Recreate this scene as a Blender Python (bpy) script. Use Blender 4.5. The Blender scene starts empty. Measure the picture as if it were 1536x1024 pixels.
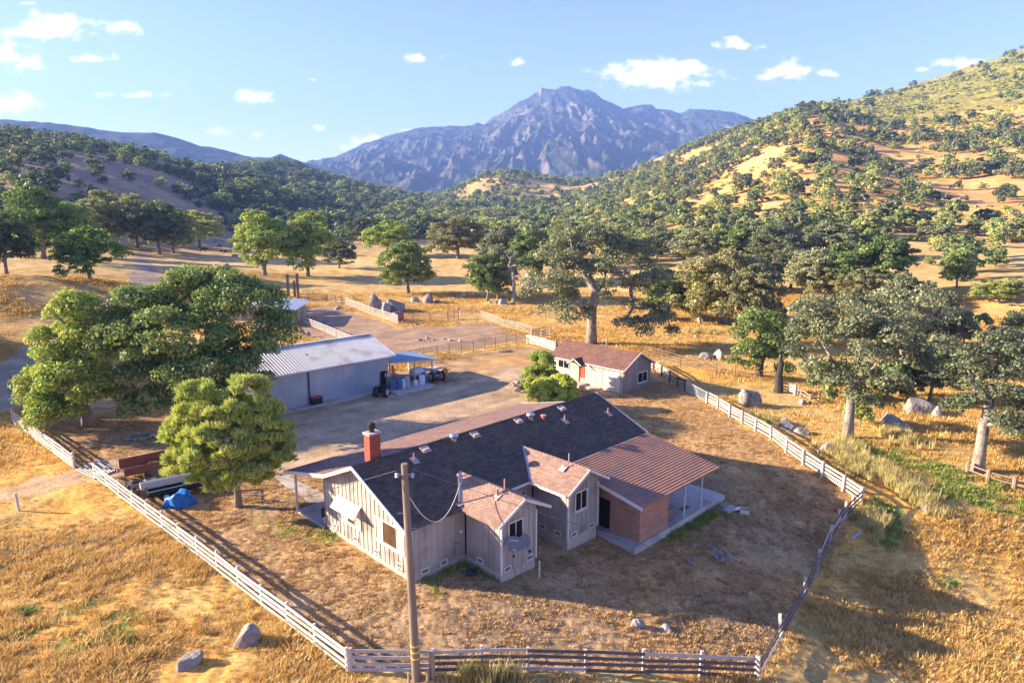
import bpy, bmesh, math
import numpy as np
from mathutils import Vector, Matrix

rng = np.random.default_rng(11)
SC = bpy.context.scene
COL = SC.collection
R = math.radians

# ------------------------------------------------------------------ camera
H, F, PT = 19.13, 1030.0, 0.197
cd = bpy.data.cameras.new("camera")
cam = bpy.data.objects.new("camera", cd)
COL.objects.link(cam)
cam.location = (0, 0, H)
cam.rotation_euler = (math.pi / 2 - PT, 0, 0)
cd.sensor_width = 36.0
cd.lens = 36.0 * F / 1536.0
cd.clip_end = 20000
SC.camera = cam
cP, sP = math.cos(PT), math.sin(PT)

def ray(px, py):
    a = (px - 768.0) / F
    b = -(py - 512.0) / F
    return np.array([a, cP + b * sP, -sP + b * cP])

# ------------------------------------------------------------------ noise
def _h(ix, iy, s):
    h = (ix.astype(np.int64) * 374761393 + iy.astype(np.int64) * 668265263 + s * 974634777) & 0xFFFFFFFF
    h = ((h ^ (h >> 13)) * 1274126177) & 0xFFFFFFFF
    h = h ^ (h >> 16)
    return (h & 0xFFFFFF) / float(0xFFFFFF)

def vn(x, y, s=0):
    x = np.asarray(x, float); y = np.asarray(y, float)
    ix = np.floor(x); iy = np.floor(y)
    fx = x - ix; fy = y - iy
    fx = fx * fx * (3 - 2 * fx); fy = fy * fy * (3 - 2 * fy)
    a = _h(ix, iy, s); b = _h(ix + 1, iy, s); c = _h(ix, iy + 1, s); d = _h(ix + 1, iy + 1, s)
    return (a * (1 - fx) + b * fx) * (1 - fy) + (c * (1 - fx) + d * fx) * fy - 0.5

def fbm(x, y, s=0, o=3):
    t = 0; a = 1.0
    for i in range(o):
        t = t + a * vn(x, y, s + i * 17); x = x * 2.03 + 5.1; y = y * 2.03 + 1.7; a *= 0.5
    return t

def ridged(x, y, s=0, o=4):
    t = 0; a = 1.0
    for i in range(o):
        t = t + a * (1 - np.abs(vn(x, y, s + i * 13)) * 4); x = x * 2.1 + 3.3; y = y * 2.1 + 7.9; a *= 0.5
    return t

def sstep(a, b, x):
    t = np.clip((x - a) / (b - a), 0, 1)
    return t * t * (3 - 2 * t)

# ------------------------------------------------------------------ terrain
KD = [150, 200, 280, 400, 550, 750, 1000, 1250, 1600]
KT = {
 -700: [437, 404, 378, 350, 325, 318, 318, 318, 318],
 -400: [437, 403, 372, 330, 295, 285, 285, 285, 285],
 -220: [438, 402, 356, 288, 240, 234, 234, 234, 234],
 -90:  [438, 402, 346, 256, 207, 206, 208, 208, 208],
 0:    [438, 402, 345, 250, 203, 205, 208, 208, 208],
 80:   [438, 403, 350, 256, 210, 212, 216, 216, 216],
 150:  [439, 405, 358, 272, 221, 226, 230, 230, 230],
 230:  [439, 406, 368, 298, 243, 240, 243, 245, 246],
 300:  [439, 406, 374, 322, 268, 256, 256, 257, 258],
 360:  [439, 406, 376, 338, 284, 264, 254, 252, 254],
 430:  [439, 407, 377, 349, 303, 280, 256, 246, 248],
 490:  [439, 407, 377, 352, 318, 294, 272, 264, 264],
 560:  [439, 407, 377, 354, 330, 308, 288, 280, 280],
 640:  [439, 407, 376, 354, 334, 318, 304, 296, 296],
 700:  [439, 406, 375, 353, 334, 317, 303, 276, 280],
 750:  [439, 406, 375, 352, 333, 316, 301, 257, 262],
 800:  [439, 406, 374, 350, 330, 313, 299, 264, 268],
 850:  [439, 406, 373, 348, 326, 308, 292, 276, 276],
 900:  [439, 405, 371, 344, 320, 299, 282, 270, 270],
 950:  [438, 403, 366, 334, 305, 280, 260, 253, 255],
 1050: [436, 400, 355, 310, 272, 242, 220, 217, 220],
 1130: [435, 398, 346, 290, 242, 204, 190, 194, 200],
 1215: [434, 395, 340, 271, 207, 164, 168, 172, 175],
 1290: [434, 395, 342, 276, 219, 184, 158, 150, 152],
 1350: [434, 396, 345, 285, 230, 186, 150, 139, 140],
 1420: [434, 397, 350, 291, 233, 181, 132, 117, 117],
 1536: [434, 398, 352, 293, 226, 162, 104, 82, 78],
 1750: [434, 398, 350, 280, 200, 112, 42, 12, 2],
 2100: [434, 398, 350, 280, 200, 112, 42, 12, 2],
}
NEARD = [0.0, 60.0, 100.0, 122.0]
_kd = np.array(NEARD + KD)
_kaz, _kz = [], []
for k in range(len(KD)):
    az, zz = [], []
    for cx in sorted(KT):
        d = ray(cx, KT[cx][k])
        az.append(math.atan2(d[0], d[1])); zz.append(H + KD[k] * d[2] / math.hypot(d[0], d[1]))
    az, zz = np.array(az), np.array(zz)
    h_ = np.diff(az); s_ = np.diff(zz) / h_
    mm_ = np.zeros_like(zz); mm_[1:-1] = np.where(s_[:-1] * s_[1:] > 0, 2 * s_[:-1] * s_[1:] / np.where(s_[:-1] * s_[1:] > 0, s_[:-1] + s_[1:], 1), .25 * (s_[:-1] + s_[1:]))
    fa = np.linspace(az[0], az[-1], 400); i_ = np.clip(np.searchsorted(az, fa) - 1, 0, len(az) - 2)
    t_ = (fa - az[i_]) / h_[i_]
    fz = (2 * t_**3 - 3 * t_**2 + 1) * zz[i_] + (t_**3 - 2 * t_**2 + t_) * h_[i_] * mm_[i_] + (-2 * t_**3 + 3 * t_**2) * zz[i_ + 1] + (t_**3 - t_**2) * h_[i_] * mm_[i_ + 1]
    kw = np.exp(-(np.arange(-8, 9) / 4.0) ** 2); kw /= kw.sum()
    fz = np.convolve(np.pad(fz, 8, mode='edge'), kw, mode='valid')
    _kaz.append(fa); _kz.append(fz)

def zbase(x, y):
    x = np.asarray(x, float); y = np.asarray(y, float)
    az = np.arctan2(x, y); D = np.hypot(x, y)
    n = len(_kd)
    Z = [np.zeros_like(D) for _ in NEARD]
    # flat knots should hold an exact zero for the valley floor
    for k in range(len(KD)):
        Z.append(np.interp(az, _kaz[k], _kz[k]))
    Z = np.stack(Z)
    dd = np.diff(_kd)[:, None] if D.ndim == 1 else np.diff(_kd).reshape((-1,) + (1,) * D.ndim)
    sl = np.diff(Z, axis=0) / dd
    m = np.zeros_like(Z)
    a, b = sl[:-1], sl[1:]
    same = (a * b) > 0
    m[1:-1] = np.where(same, 2 * a * b / np.where(same, a + b, 1), 0)
    m[-1] = sl[-1] * 0
    i = np.clip(np.searchsorted(_kd, D, side='right') - 1, 0, n - 2)
    def tk(A, j):
        return np.take_along_axis(A, j[None], axis=0)[0]
    h = _kd[i + 1] - _kd[i]
    t = np.clip((D - _kd[i]) / h, 0, 1)
    z0, z1, m0, m1 = tk(Z, i), tk(Z, i + 1), tk(m, i), tk(m, i + 1)
    t2, t3 = t * t, t * t * t
    z = (2 * t3 - 3 * t2 + 1) * z0 + (t3 - 2 * t2 + t) * h * m0 + (-2 * t3 + 3 * t2) * z1 + (t3 - t2) * h * m1
    # the yard falls away to the lower right
    q = np.clip(x + 5, 0, None); q = np.where(q > 24, 24 + (q - 24) * .25, q)
    fade = np.where(y > 31, np.exp(-((y - 31) / 12.5) ** 2), 1.0)
    z = z - (0.03 * q + 0.0040 * q * q) * fade
    # left bank above the ranch road
    z = z + 3.0 * sstep(-52, -85, x) * sstep(60, 95, y) * sstep(210, 150, y)
    # gullies on the hills
    far = sstep(230, 520, D)
    z = z + far * (7.0 * (ridged(x / 130., y / 170., 5, 3) - 1.0) * 0.5 + 2.5 * fbm(x / 35., y / 35., 9, 2))
    z = z + 0.35 * fbm(x / 18., y / 18., 21, 2) * sstep(75, 130, D)
    return z

def zg(x, y):
    return float(zbase(np.array([x]), np.array([y]))[0])

def at(px, py, z=None):
    d = ray(px, py); o = np.array([0, 0, H])
    if z is not None:
        t = (z - H) / d[2]
        return Vector(o + d * t)
    ts = np.geomspace(12, 2200, 900)
    P = o[None] + d[None] * ts[:, None]
    g = P[:, 2] - zbase(P[:, 0], P[:, 1])
    i = int(np.argmax(g < 0)) if (g < 0).any() else len(ts) - 1
    lo, hi = ts[max(i - 1, 0)], ts[i]
    for _ in range(25):
        m = .5 * (lo + hi); p = o + d * m
        if p[2] > zg(p[0], p[1]): lo = m
        else: hi = m
    p = o + d * hi
    return Vector((p[0], p[1], zg(p[0], p[1])))

def top_at(base, py):
    """height above the ground of what reaches photo row py straight above base"""
    d = ray(768, py); D = math.hypot(base[0], base[1])
    dd = ray(768 + F * base[0] / (base[1] * cP + (H - base[2]) * sP), py)
    return H + D * dd[2] / math.hypot(dd[0], dd[1]) - base[2]

def pxm(base):
    """metres per photo pixel at a point"""
    return (base[1] * cP + (H - base[2]) * sP) / F

# ------------------------------------------------------------------ tags
def tag(o, label=None, cat=None, group=None, kind=None):
    if label: o['label'] = label
    if cat: o['category'] = cat
    if group: o['group'] = group
    if kind: o['kind'] = kind
    return o

def empty(name, loc=(0, 0, 0), rz=0.0, label=None, cat=None, group=None):
    o = bpy.data.objects.new(name, None)
    o.empty_display_size = .3
    COL.objects.link(o)
    o.location = loc; o.rotation_euler = (0, 0, rz)
    return tag(o, label, cat, group)

def dup(root, loc, rz=None, scale=None, label=None, group=None):
    r = root.copy(); COL.objects.link(r); r.location = loc
    if rz is not None: r.rotation_euler = (0, 0, rz)
    if scale is not None: r.scale = scale
    if label: r['label'] = label
    if group: r['group'] = group
    for ch in root.children:
        c = ch.copy(); COL.objects.link(c); c.parent = r
        for g in ch.children:
            d = g.copy(); COL.objects.link(d); d.parent = c
    return r

# ------------------------------------------------------------------ materials
def _n(t, ty, **kw):
    n = t.nodes.new(ty)
    for k, v in kw.items(): setattr(n, k, v)
    return n

def mat(name, c, c2=None, rough=.8, scale=3.0, metal=0.0, bump=0.0, bscale=None, stretch=(1, 1, 1), detail=4.0, spec=0.3, c3=None, s3=0.6, bdist=.02):
    m = bpy.data.materials.new(name); m.use_nodes = True
    t = m.node_tree; b = t.nodes['Principled BSDF']
    b.inputs['Roughness'].default_value = rough
    b.inputs['Metallic'].default_value = metal
    b.inputs['Specular IOR Level'].default_value = spec
    b.inputs['Base Color'].default_value = (*c, 1)
    tc = _n(t, 'ShaderNodeTexCoord'); mp = _n(t, 'ShaderNodeMapping')
    mp.inputs['Scale'].default_value = stretch
    t.links.new(tc.outputs['Object'], mp.inputs['Vector'])
    if c2 is not None:
        nz = _n(t, 'ShaderNodeTexNoise'); nz.inputs['Scale'].default_value = scale; nz.inputs['Detail'].default_value = detail
        nz.inputs['Roughness'].default_value = .65
        t.links.new(mp.outputs['Vector'], nz.inputs['Vector'])
        rp = _n(t, 'ShaderNodeValToRGB')
        rp.color_ramp.elements[0].position = .32; rp.color_ramp.elements[1].position = .68
        rp.color_ramp.elements[0].color = (*c, 1); rp.color_ramp.elements[1].color = (*c2, 1)
        t.links.new(nz.outputs['Fac'], rp.inputs['Fac'])
        out = rp.outputs['Color']
        if c3 is not None:
            n3 = _n(t, 'ShaderNodeTexNoise'); n3.inputs['Scale'].default_value = s3; n3.inputs['Detail'].default_value = 5
            t.links.new(tc.outputs['Object'], n3.inputs['Vector'])
            r3 = _n(t, 'ShaderNodeValToRGB'); r3.color_ramp.elements[0].position = .5; r3.color_ramp.elements[1].position = .66
            t.links.new(n3.outputs['Fac'], r3.inputs['Fac'])
            mx = _n(t, 'ShaderNodeMix', data_type='RGBA')
            t.links.new(r3.outputs['Color'], mx.inputs['Factor'])
            t.links.new(out, mx.inputs[6]); mx.inputs[7].default_value = (*c3, 1)
            out = mx.outputs[2]
        t.links.new(out, b.inputs['Base Color'])
    if bump:
        nb = _n(t, 'ShaderNodeTexNoise'); nb.inputs['Scale'].default_value = bscale or scale * 4; nb.inputs['Detail'].default_value = 5
        t.links.new(mp.outputs['Vector'], nb.inputs['Vector'])
        bp = _n(t, 'ShaderNodeBump'); bp.inputs['Strength'].default_value = bump; bp.inputs['Distance'].default_value = bdist
        t.links.new(nb.outputs['Fac'], bp.inputs['Height']); t.links.new(bp.outputs['Normal'], b.inputs['Normal'])
    return m

def brickmat(name, c1, c2, mortar, bw, bh, msize, axis, rough=.85, bump=.3, vary=.4):
    """axis: 'wall' -> (x+y, z); 'x' -> (x, y*k) ; 'y' -> (y, x*k)"""
    m = bpy.data.materials.new(name); m.use_nodes = True
    t = m.node_tree; b = t.nodes['Principled BSDF']; b.inputs['Roughness'].default_value = rough
    b.inputs['Specular IOR Level'].default_value = .2
    tc = _n(t, 'ShaderNodeTexCoord'); sp = _n(t, 'ShaderNodeSeparateXYZ'); cb = _n(t, 'ShaderNodeCombineXYZ')
    t.links.new(tc.outputs['Object'], sp.inputs[0])
    if axis == 'wall':
        ad = _n(t, 'ShaderNodeMath', operation='ADD'); t.links.new(sp.outputs[0], ad.inputs[0]); t.links.new(sp.outputs[1], ad.inputs[1])
        t.links.new(ad.outputs[0], cb.inputs[0]); t.links.new(sp.outputs[2], cb.inputs[1])
    elif axis == 'x':
        t.links.new(sp.outputs[0], cb.inputs[0]); t.links.new(sp.outputs[1], cb.inputs[1])
    else:
        t.links.new(sp.outputs[1], cb.inputs[0]); t.links.new(sp.outputs[0], cb.inputs[1])
    br = _n(t, 'ShaderNodeTexBrick')
    br.inputs['Scale'].default_value = 1.0
    br.inputs['Brick Width'].default_value = bw; br.inputs['Row Height'].default_value = bh
    br.inputs['Mortar Size'].default_value = msize; br.inputs['Mortar Smooth'].default_value = .3
    br.inputs['Color1'].default_value = (*c1, 1); br.inputs['Color2'].default_value = (*c2, 1); br.inputs['Mortar'].default_value = (*mortar, 1)
    t.links.new(cb.outputs[0], br.inputs['Vector'])
    nz = _n(t, 'ShaderNodeTexNoise'); nz.inputs['Scale'].default_value = .9; nz.inputs['Detail'].default_value = 6; nz.inputs['Roughness'].default_value = .7
    t.links.new(tc.outputs['Object'], nz.inputs['Vector'])
    mr = _n(t, 'ShaderNodeMapRange'); mr.inputs[1].default_value = .3; mr.inputs[2].default_value = .7; mr.inputs[3].default_value = 1 - vary; mr.inputs[4].default_value = 1 + vary
    t.links.new(nz.outputs['Fac'], mr.inputs[0])
    mx = _n(t, 'ShaderNodeMix', data_type='RGBA', blend_type='MULTIPLY'); mx.inputs['Factor'].default_value = 1
    t.links.new(br.outputs['Color'], mx.inputs[6]); t.links.new(mr.outputs[0], mx.inputs[7])
    t.links.new(mx.outputs[2], b.inputs['Base Color'])
    bp = _n(t, 'ShaderNodeBump'); bp.inputs['Strength'].default_value = bump; bp.inputs['Distance'].default_value = .015; bp.invert = True
    t.links.new(br.outputs['Fac'], bp.inputs['Height']); t.links.new(bp.outputs['Normal'], b.inputs['Normal'])
    return m

def leafmat(name, stops, trans=.35, rough=.6, rnd=.35):
    """stops: list of (pos, colour) over the per-leaf tint; instance random shifts it"""
    m = bpy.data.materials.new(name); m.use_nodes = True
    t = m.node_tree; t.nodes.clear()
    out = _n(t, 'ShaderNodeOutputMaterial')
    at_ = _n(t, 'ShaderNodeAttribute', attribute_name='tint')
    oi = _n(t, 'ShaderNodeObjectInfo')
    mr = _n(t, 'ShaderNodeMapRange'); mr.inputs[3].default_value = -rnd; mr.inputs[4].default_value = rnd
    t.links.new(oi.outputs['Random'], mr.inputs[0])
    ad = _n(t, 'ShaderNodeMath', operation='ADD', use_clamp=True)
    t.links.new(at_.outputs['Fac'], ad.inputs[0]); t.links.new(mr.outputs[0], ad.inputs[1])
    rp = _n(t, 'ShaderNodeValToRGB')
    e = rp.color_ramp.elements
    e[0].position, e[0].color = stops[0][0], (*stops[0][1], 1)
    e[1].position, e[1].color = stops[-1][0], (*stops[-1][1], 1)
    for p, c in stops[1:-1]:
        q = e.new(p); q.color = (*c, 1)
    t.links.new(ad.outputs[0], rp.inputs['Fac'])
    df = _n(t, 'ShaderNodeBsdfDiffuse'); tr = _n(t, 'ShaderNodeBsdfTranslucent'); gl = _n(t, 'ShaderNodeBsdfGlossy')
    gl.inputs['Roughness'].default_value = .5; gl.inputs['Color'].default_value = (1, 1, 1, 1)
    mx = _n(t, 'ShaderNodeMixShader'); mx.inputs[0].default_value = trans
    m2 = _n(t, 'ShaderNodeMixShader'); m2.inputs[0].default_value = .025
    t.links.new(rp.outputs['Color'], df.inputs['Color']); t.links.new(rp.outputs['Color'], tr.inputs['Color'])
    t.links.new(df.outputs[0], mx.inputs[1]); t.links.new(tr.outputs[0], mx.inputs[2])
    t.links.new(mx.outputs[0], m2.inputs[1]); t.links.new(gl.outputs[0], m2.inputs[2])
    t.links.new(m2.outputs[0], out.inputs['Surface'])
    return m

# ------------------------------------------------------------------ mesh builder
def mk(name, V, Fq, material, parent=None, tint=None, smooth=False):
    """fast mesh from numpy arrays; Fq is (n,3) or (n,4) int"""
    me = bpy.data.meshes.new(name)
    V = np.asarray(V, np.float32); Fq = np.asarray(Fq, np.int32)
    k = Fq.shape[1]
    me.vertices.add(len(V)); me.vertices.foreach_set('co', V.ravel())
    me.loops.add(Fq.size); me.loops.foreach_set('vertex_index', Fq.ravel())
    me.polygons.add(len(Fq)); me.polygons.foreach_set('loop_start', np.arange(0, Fq.size, k, dtype=np.int32))
    if smooth: me.polygons.foreach_set('use_smooth', np.ones(len(Fq), bool))
    if tint is not None:
        a = me.attributes.new('tint', 'FLOAT', 'POINT'); a.data.foreach_set('value', np.asarray(tint, np.float32))
    me.update(calc_edges=True)
    if material: me.materials.append(material)
    o = bpy.data.objects.new(name, me); COL.objects.link(o)
    if parent: o.parent = parent
    return o

class MB:
    def __init__(s): s.V = []; s.F = []
    def add(s, vs, fs):
        b = len(s.V); s.V += [tuple(v) for v in vs]; s.F += [tuple(i + b for i in f) for f in fs]; return s
    def box(s, x0, x1, y0, y1, z0, z1):
        v = [(x, y, z) for z in (z0, z1) for y in (y0, y1) for x in (x0, x1)]
        return s.add(v, [(0, 2, 3, 1), (4, 5, 7, 6), (0, 1, 5, 4), (2, 6, 7, 3), (0, 4, 6, 2), (1, 3, 7, 5)])
    def beam(s, p, q, w, h, up=(0, 0, 1)):
        p, q = Vector(p), Vector(q); d = (q - p).normalized(); u = Vector(up)
        if abs(d.dot(u)) > .98: u = Vector((0, 1, 0))
        a = d.cross(u).normalized() * w / 2; b = a.cross(d).normalized() * h / 2
        v = [p - a - b, p + a - b, p + a + b, p - a + b, q - a - b, q + a - b, q + a + b, q - a + b]
        return s.add(v, [(0, 3, 2, 1), (4, 5, 6, 7), (0, 1, 5, 4), (1, 2, 6, 5), (2, 3, 7, 6), (3, 0, 4, 7)])
    def tube(s, pts, rad, n=7, cap=True):
        pts = [Vector(p) for p in pts]
        if not hasattr(rad, '__len__'): rad = [rad] * len(pts)
        b = len(s.V); prev = None
        for i, p in enumerate(pts):
            d = (pts[min(i + 1, len(pts) - 1)] - pts[max(i - 1, 0)]).normalized()
            if prev is None:
                a = d.cross(Vector((0, 0, 1)) if abs(d.z) < .9 else Vector((1, 0, 0))).normalized()
            else:
                a = (prev - d * prev.dot(d)).normalized()
            prev = a; c = d.cross(a)
            for k in range(n):
                t = 2 * math.pi * k / n
                s.V.append(tuple(p + (a * math.cos(t) + c * math.sin(t)) * rad[i]))
        for i in range(len(pts) - 1):
            for k in range(n):
                k2 = (k + 1) % n
                s.F.append((b + i * n + k, b + i * n + k2, b + (i + 1) * n + k2, b + (i + 1) * n + k))
        if cap:
            s.F.append(tuple(b + k for k in reversed(range(n))))
            s.F.append(tuple(b + (len(pts) - 1) * n + k for k in range(n)))
        return s
    def lathe(s, prof, c=(0, 0, 0), n=14, axis='z'):
        b = len(s.V)
        for r, z in prof:
            for k in range(n):
                t = 2 * math.pi * k / n; x, y = r * math.cos(t), r * math.sin(t)
                v = (x, y, z) if axis == 'z' else ((z, x, y) if axis == 'x' else (x, z, y))
                s.V.append((v[0] + c[0], v[1] + c[1], v[2] + c[2]))
        for i in range(len(prof) - 1):
            for k in range(n):
                k2 = (k + 1) % n
                s.F.append((b + i * n + k, b + i * n + k2, b + (i + 1) * n + k2, b + (i + 1) * n + k))
        s.F.append(tuple(b + k for k in reversed(range(n))))
        s.F.append(tuple(b + (len(prof) - 1) * n + k for k in range(n)))
        return s
    def poly(s, pts, ext):
        """planar polygon extruded by vector ext"""
        n = len(pts); e = Vector(ext); P = [Vector(p) for p in pts]
        return s.add(P + [p + e for p in P], [tuple(reversed(range(n))), tuple(range(n, 2 * n))] + [(i, (i + 1) % n, n + (i + 1) % n, n + i) for i in range(n)])
    def roof(s, e0, e1, r1, r0, n, step, th):
        """sloping slab e0-e1 low edge, r0-r1 high edge, n courses each lifted by step at its low edge"""
        e0, e1, r1, r0 = map(Vector, (e0, e1, r1, r0))
        nm = (e1 - e0).cross(r0 - e0).normalized()
        if nm.z < 0: nm = -nm
        b = len(s.V); v = []
        for i in range(n):
            ta, tb = i / n, (i + 1) / n
            v += [e0.lerp(r0, ta) + nm * step, e1.lerp(r1, ta) + nm * step, e1.lerp(r1, tb), e0.lerp(r0, tb)]
        f = [(4 * i, 4 * i + 1, 4 * i + 2, 4 * i + 3) for i in range(n)]
        for i in range(n - 1):
            f.append((4 * i + 3, 4 * i + 2, 4 * i + 5, 4 * i + 4))
        k = 4 * n
        v += [e0 - nm * th, e1 - nm * th, r1 - nm * th, r0 - nm * th]
        f += [(k + 3, k + 2, k + 1, k), (k, k + 1, 1, 0), (k + 2, k + 3, 4 * n - 1, 4 * n - 2)]
        f += [(k, 0) + tuple(x for i in range(n) for x in ((4 * i + 3, 4 * i + 4) if i < n - 1 else (4 * i + 3,))) + (k + 3,)]
        f += [(k + 1, k + 2, 4 * n - 2) + tuple(x for i in reversed(range(n)) for x in ((4 * i + 1, 4 * i - 2) if i > 0 else (1,)))]
        return s.add(v, f)
    def build(s, name, material, parent=None, smooth=False):
        me = bpy.data.meshes.new(name)
        me.from_pydata(s.V, [], s.F); me.update()
        bm = bmesh.new(); bm.from_mesh(me); bmesh.ops.recalc_face_normals(bm, faces=bm.faces); bm.to_mesh(me); bm.free()
        if material: me.materials.append(material)
        if smooth: me.polygons.foreach_set('use_smooth', [True] * len(me.polygons))
        o = bpy.data.objects.new(name, me); COL.objects.link(o)
        if parent: o.parent = parent
        return o
# ================================================================== world, sun
W = bpy.data.worlds.new("World"); SC.world = W; W.use_nodes = True
wt = W.node_tree; bgN = wt.nodes['Background']
SUN_EL = R(18.2)
SDIR = Vector((0.995, -0.100))            # way the shadows fall
sky = _n(wt, 'ShaderNodeTexSky'); sky.sky_type = 'NISHITA'; sky.sun_disc = False
sky.sun_elevation = SUN_EL; sky.sun_rotation = math.atan2(-SDIR.x, -SDIR.y) % (2 * math.pi)
sky.altitude = 300; sky.air_density = 1.0; sky.dust_density = .4; sky.ozone_density = 1.2
bgN.inputs['Strength'].default_value = 0.068
# clouds: blobs by direction, (u, v) = (x/y, z/y)
wtc = _n(wt, 'ShaderNodeTexCoord'); sx = _n(wt, 'ShaderNodeSeparateXYZ'); wt.links.new(wtc.outputs['Generated'], sx.inputs[0])
def wm(op, a, b=None, clamp=False):
    n = _n(wt, 'ShaderNodeMath', operation=op, use_clamp=clamp)
    for i, v in enumerate((a, b)):
        if v is None: continue
        if isinstance(v, (int, float)): n.inputs[i].default_value = v
        else: wt.links.new(v, n.inputs[i])
    return n.outputs[0]
yy = wm('MAXIMUM', sx.outputs[1], .05)
cu = wm('DIVIDE', sx.outputs[0], yy); cv = wm('DIVIDE', sx.outputs[2], yy)
uv = _n(wt, 'ShaderNodeCombineXYZ'); wt.links.new(cu, uv.inputs[0]); wt.links.new(cv, uv.inputs[1])
CL = [(72, 40, 75, 20, 1), (187, 42, 30, 13, .9), (10, 85, 52, 24, 1), (140, 87, 55, 11, .7), (20, 155, 62, 20, .95), (160, 142, 25, 9, .55), (215, 143, 42, 8, .8),
      (383, 145, 27, 13, 1), (332, 196, 36, 9, .8), (388, 203, 38, 9, .75), (483, 192, 16, 7, .8), (620, 88, 24, 10, .9), (660, 86, 22, 8, .3), (697, 84, 12, 9, .35),
      (776, 93, 24, 10, .6), (985, 113, 92, 22, 1.1), (1030, 104, 40, 14, 1), (940, 118, 50, 11, .9), (1100, 67, 32, 11, .95), (1140, 71, 26, 8, .6), (1185, 106, 42, 16, 1), (1235, 112, 42, 9, .75), (1150, 115, 30, 9, .7),
      (1450, 95, 90, 16, .75), (1385, 104, 30, 8, .5), (1037, 45, 12, 8, .3), (470, 120, 26, 8, .35), (560, 208, 60, 14, .6), (620, 195, 50, 10, .5), (510, 220, 45, 14, .55), (36, 5, 30, 9, .35), (560, 50, 0.1, 0.1, 0), (1290, 96, 10, 5, .4)]
acc = None
for (cx, cy, ra, rb, st) in CL:
    d = ray(cx, cy)
    sc = 1 / cP / F * 1.0
    mp = _n(wt, 'ShaderNodeMapping', vector_type='POINT')
    a_, b_ = ra / F * 1.02, rb / F * 1.02
    mp.inputs['Location'].default_value = (-d[0] / d[1] / a_, -d[2] / d[1] / b_, 0)
    mp.inputs['Scale'].default_value = (1 / a_, 1 / b_, 0)
    wt.links.new(uv.outputs[0], mp.inputs['Vector'])
    ln = _n(wt, 'ShaderNodeVectorMath', operation='LENGTH'); wt.links.new(mp.outputs[0], ln.inputs[0])
    v = wm('SUBTRACT', float(st), ln.outputs['Value'])
    acc = v if acc is None else wm('MAXIMUM', acc, v)
cmp_ = _n(wt, 'ShaderNodeMapping'); cmp_.inputs['Scale'].default_value = (1, 1.7, 1); wt.links.new(uv.outputs[0], cmp_.inputs['Vector'])
cn = _n(wt, 'ShaderNodeTexNoise'); cn.inputs['Scale'].default_value = 30; cn.inputs['Detail'].default_value = 7; cn.inputs['Roughness'].default_value = .6
wt.links.new(cmp_.outputs[0], cn.inputs['Vector'])
cn2 = _n(wt, 'ShaderNodeTexNoise'); cn2.inputs['Scale'].default_value = 7; cn2.inputs['Detail'].default_value = 4
wt.links.new(cmp_.outputs[0], cn2.inputs['Vector'])
nn = wm('ADD', wm('MULTIPLY', wm('SUBTRACT', cn.outputs['Fac'], .5), 3.0), wm('MULTIPLY', wm('SUBTRACT', cn2.outputs['Fac'], .5), .8))
mask = _n(wt, 'ShaderNodeMapRange', interpolation_type='SMOOTHSTEP')
mask.inputs[1].default_value = .02; mask.inputs[2].default_value = .8; mask.inputs[3].default_value = 0; mask.inputs[4].default_value = .95
wt.links.new(wm('ADD', acc, nn), mask.inputs[0])
sm_ = _n(wt, 'ShaderNodeMapRange', interpolation_type='SMOOTHSTEP'); wt.links.new(acc, sm_.inputs[0]); sm_.inputs[1].default_value = -.45; sm_.inputs[2].default_value = .1
hzm = wm('MULTIPLY', mask.outputs[0], sm_.outputs[0])
skg = _n(wt, 'ShaderNodeMix', data_type='RGBA', blend_type='MULTIPLY'); skg.inputs['Factor'].default_value = 1
wt.links.new(sky.outputs[0], skg.inputs[6]); skg.inputs[7].default_value = (0.70, .68, 1.10, 1)
cmx = _n(wt, 'ShaderNodeMix', data_type='RGBA')
wt.links.new(hzm, cmx.inputs['Factor']); wt.links.new(skg.outputs[2], cmx.inputs[6]); cmx.inputs[7].default_value = (6.0, 5.8, 5.75, 1)
wt.links.new(cmx.outputs[2], bgN.inputs['Color'])

sl = bpy.data.lights.new("sun", 'SUN'); sl.energy = 5.0; sl.angle = R(.5); sl.color = (1.0, .80, .55)
so = bpy.data.objects.new("sun", sl); COL.objects.link(so); so.location = (-60, 10, 60)
sd = Vector((SDIR.x * math.cos(SUN_EL), SDIR.y * math.cos(SUN_EL), -math.sin(SUN_EL)))
so.rotation_euler = sd.to_track_quat('-Z', 'Y').to_euler()
SC.view_settings.view_transform = 'Standard'; SC.view_settings.look = 'None'
SC.view_settings.exposure = 2.32; SC.view_settings.gamma = 1.0
SC.cycles.max_bounces = 6; SC.cycles.diffuse_bounces = 3; SC.cycles.glossy_bounces = 2; SC.cycles.transmission_bounces = 4; SC.cycles.transparent_max_bounces = 8
SC.cycles.volume_bounces = 0
SC.cycles.use_denoising = True

# ================================================================== ground sheet
def wpoly(pts, z=None):
    return np.array([[*at(x, y)[:2]] for x, y in pts])

def inpoly(P, x, y):
    c = np.zeros(x.shape, bool); n = len(P); j = n - 1
    for i in range(n):
        xi, yi = P[i]; xj, yj = P[j]
        if yi != yj:
            c ^= ((yi > y) != (yj > y)) & (x < (xj - xi) * (y - yi) / (yj - yi) + xi)
        j = i
    return c

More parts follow.
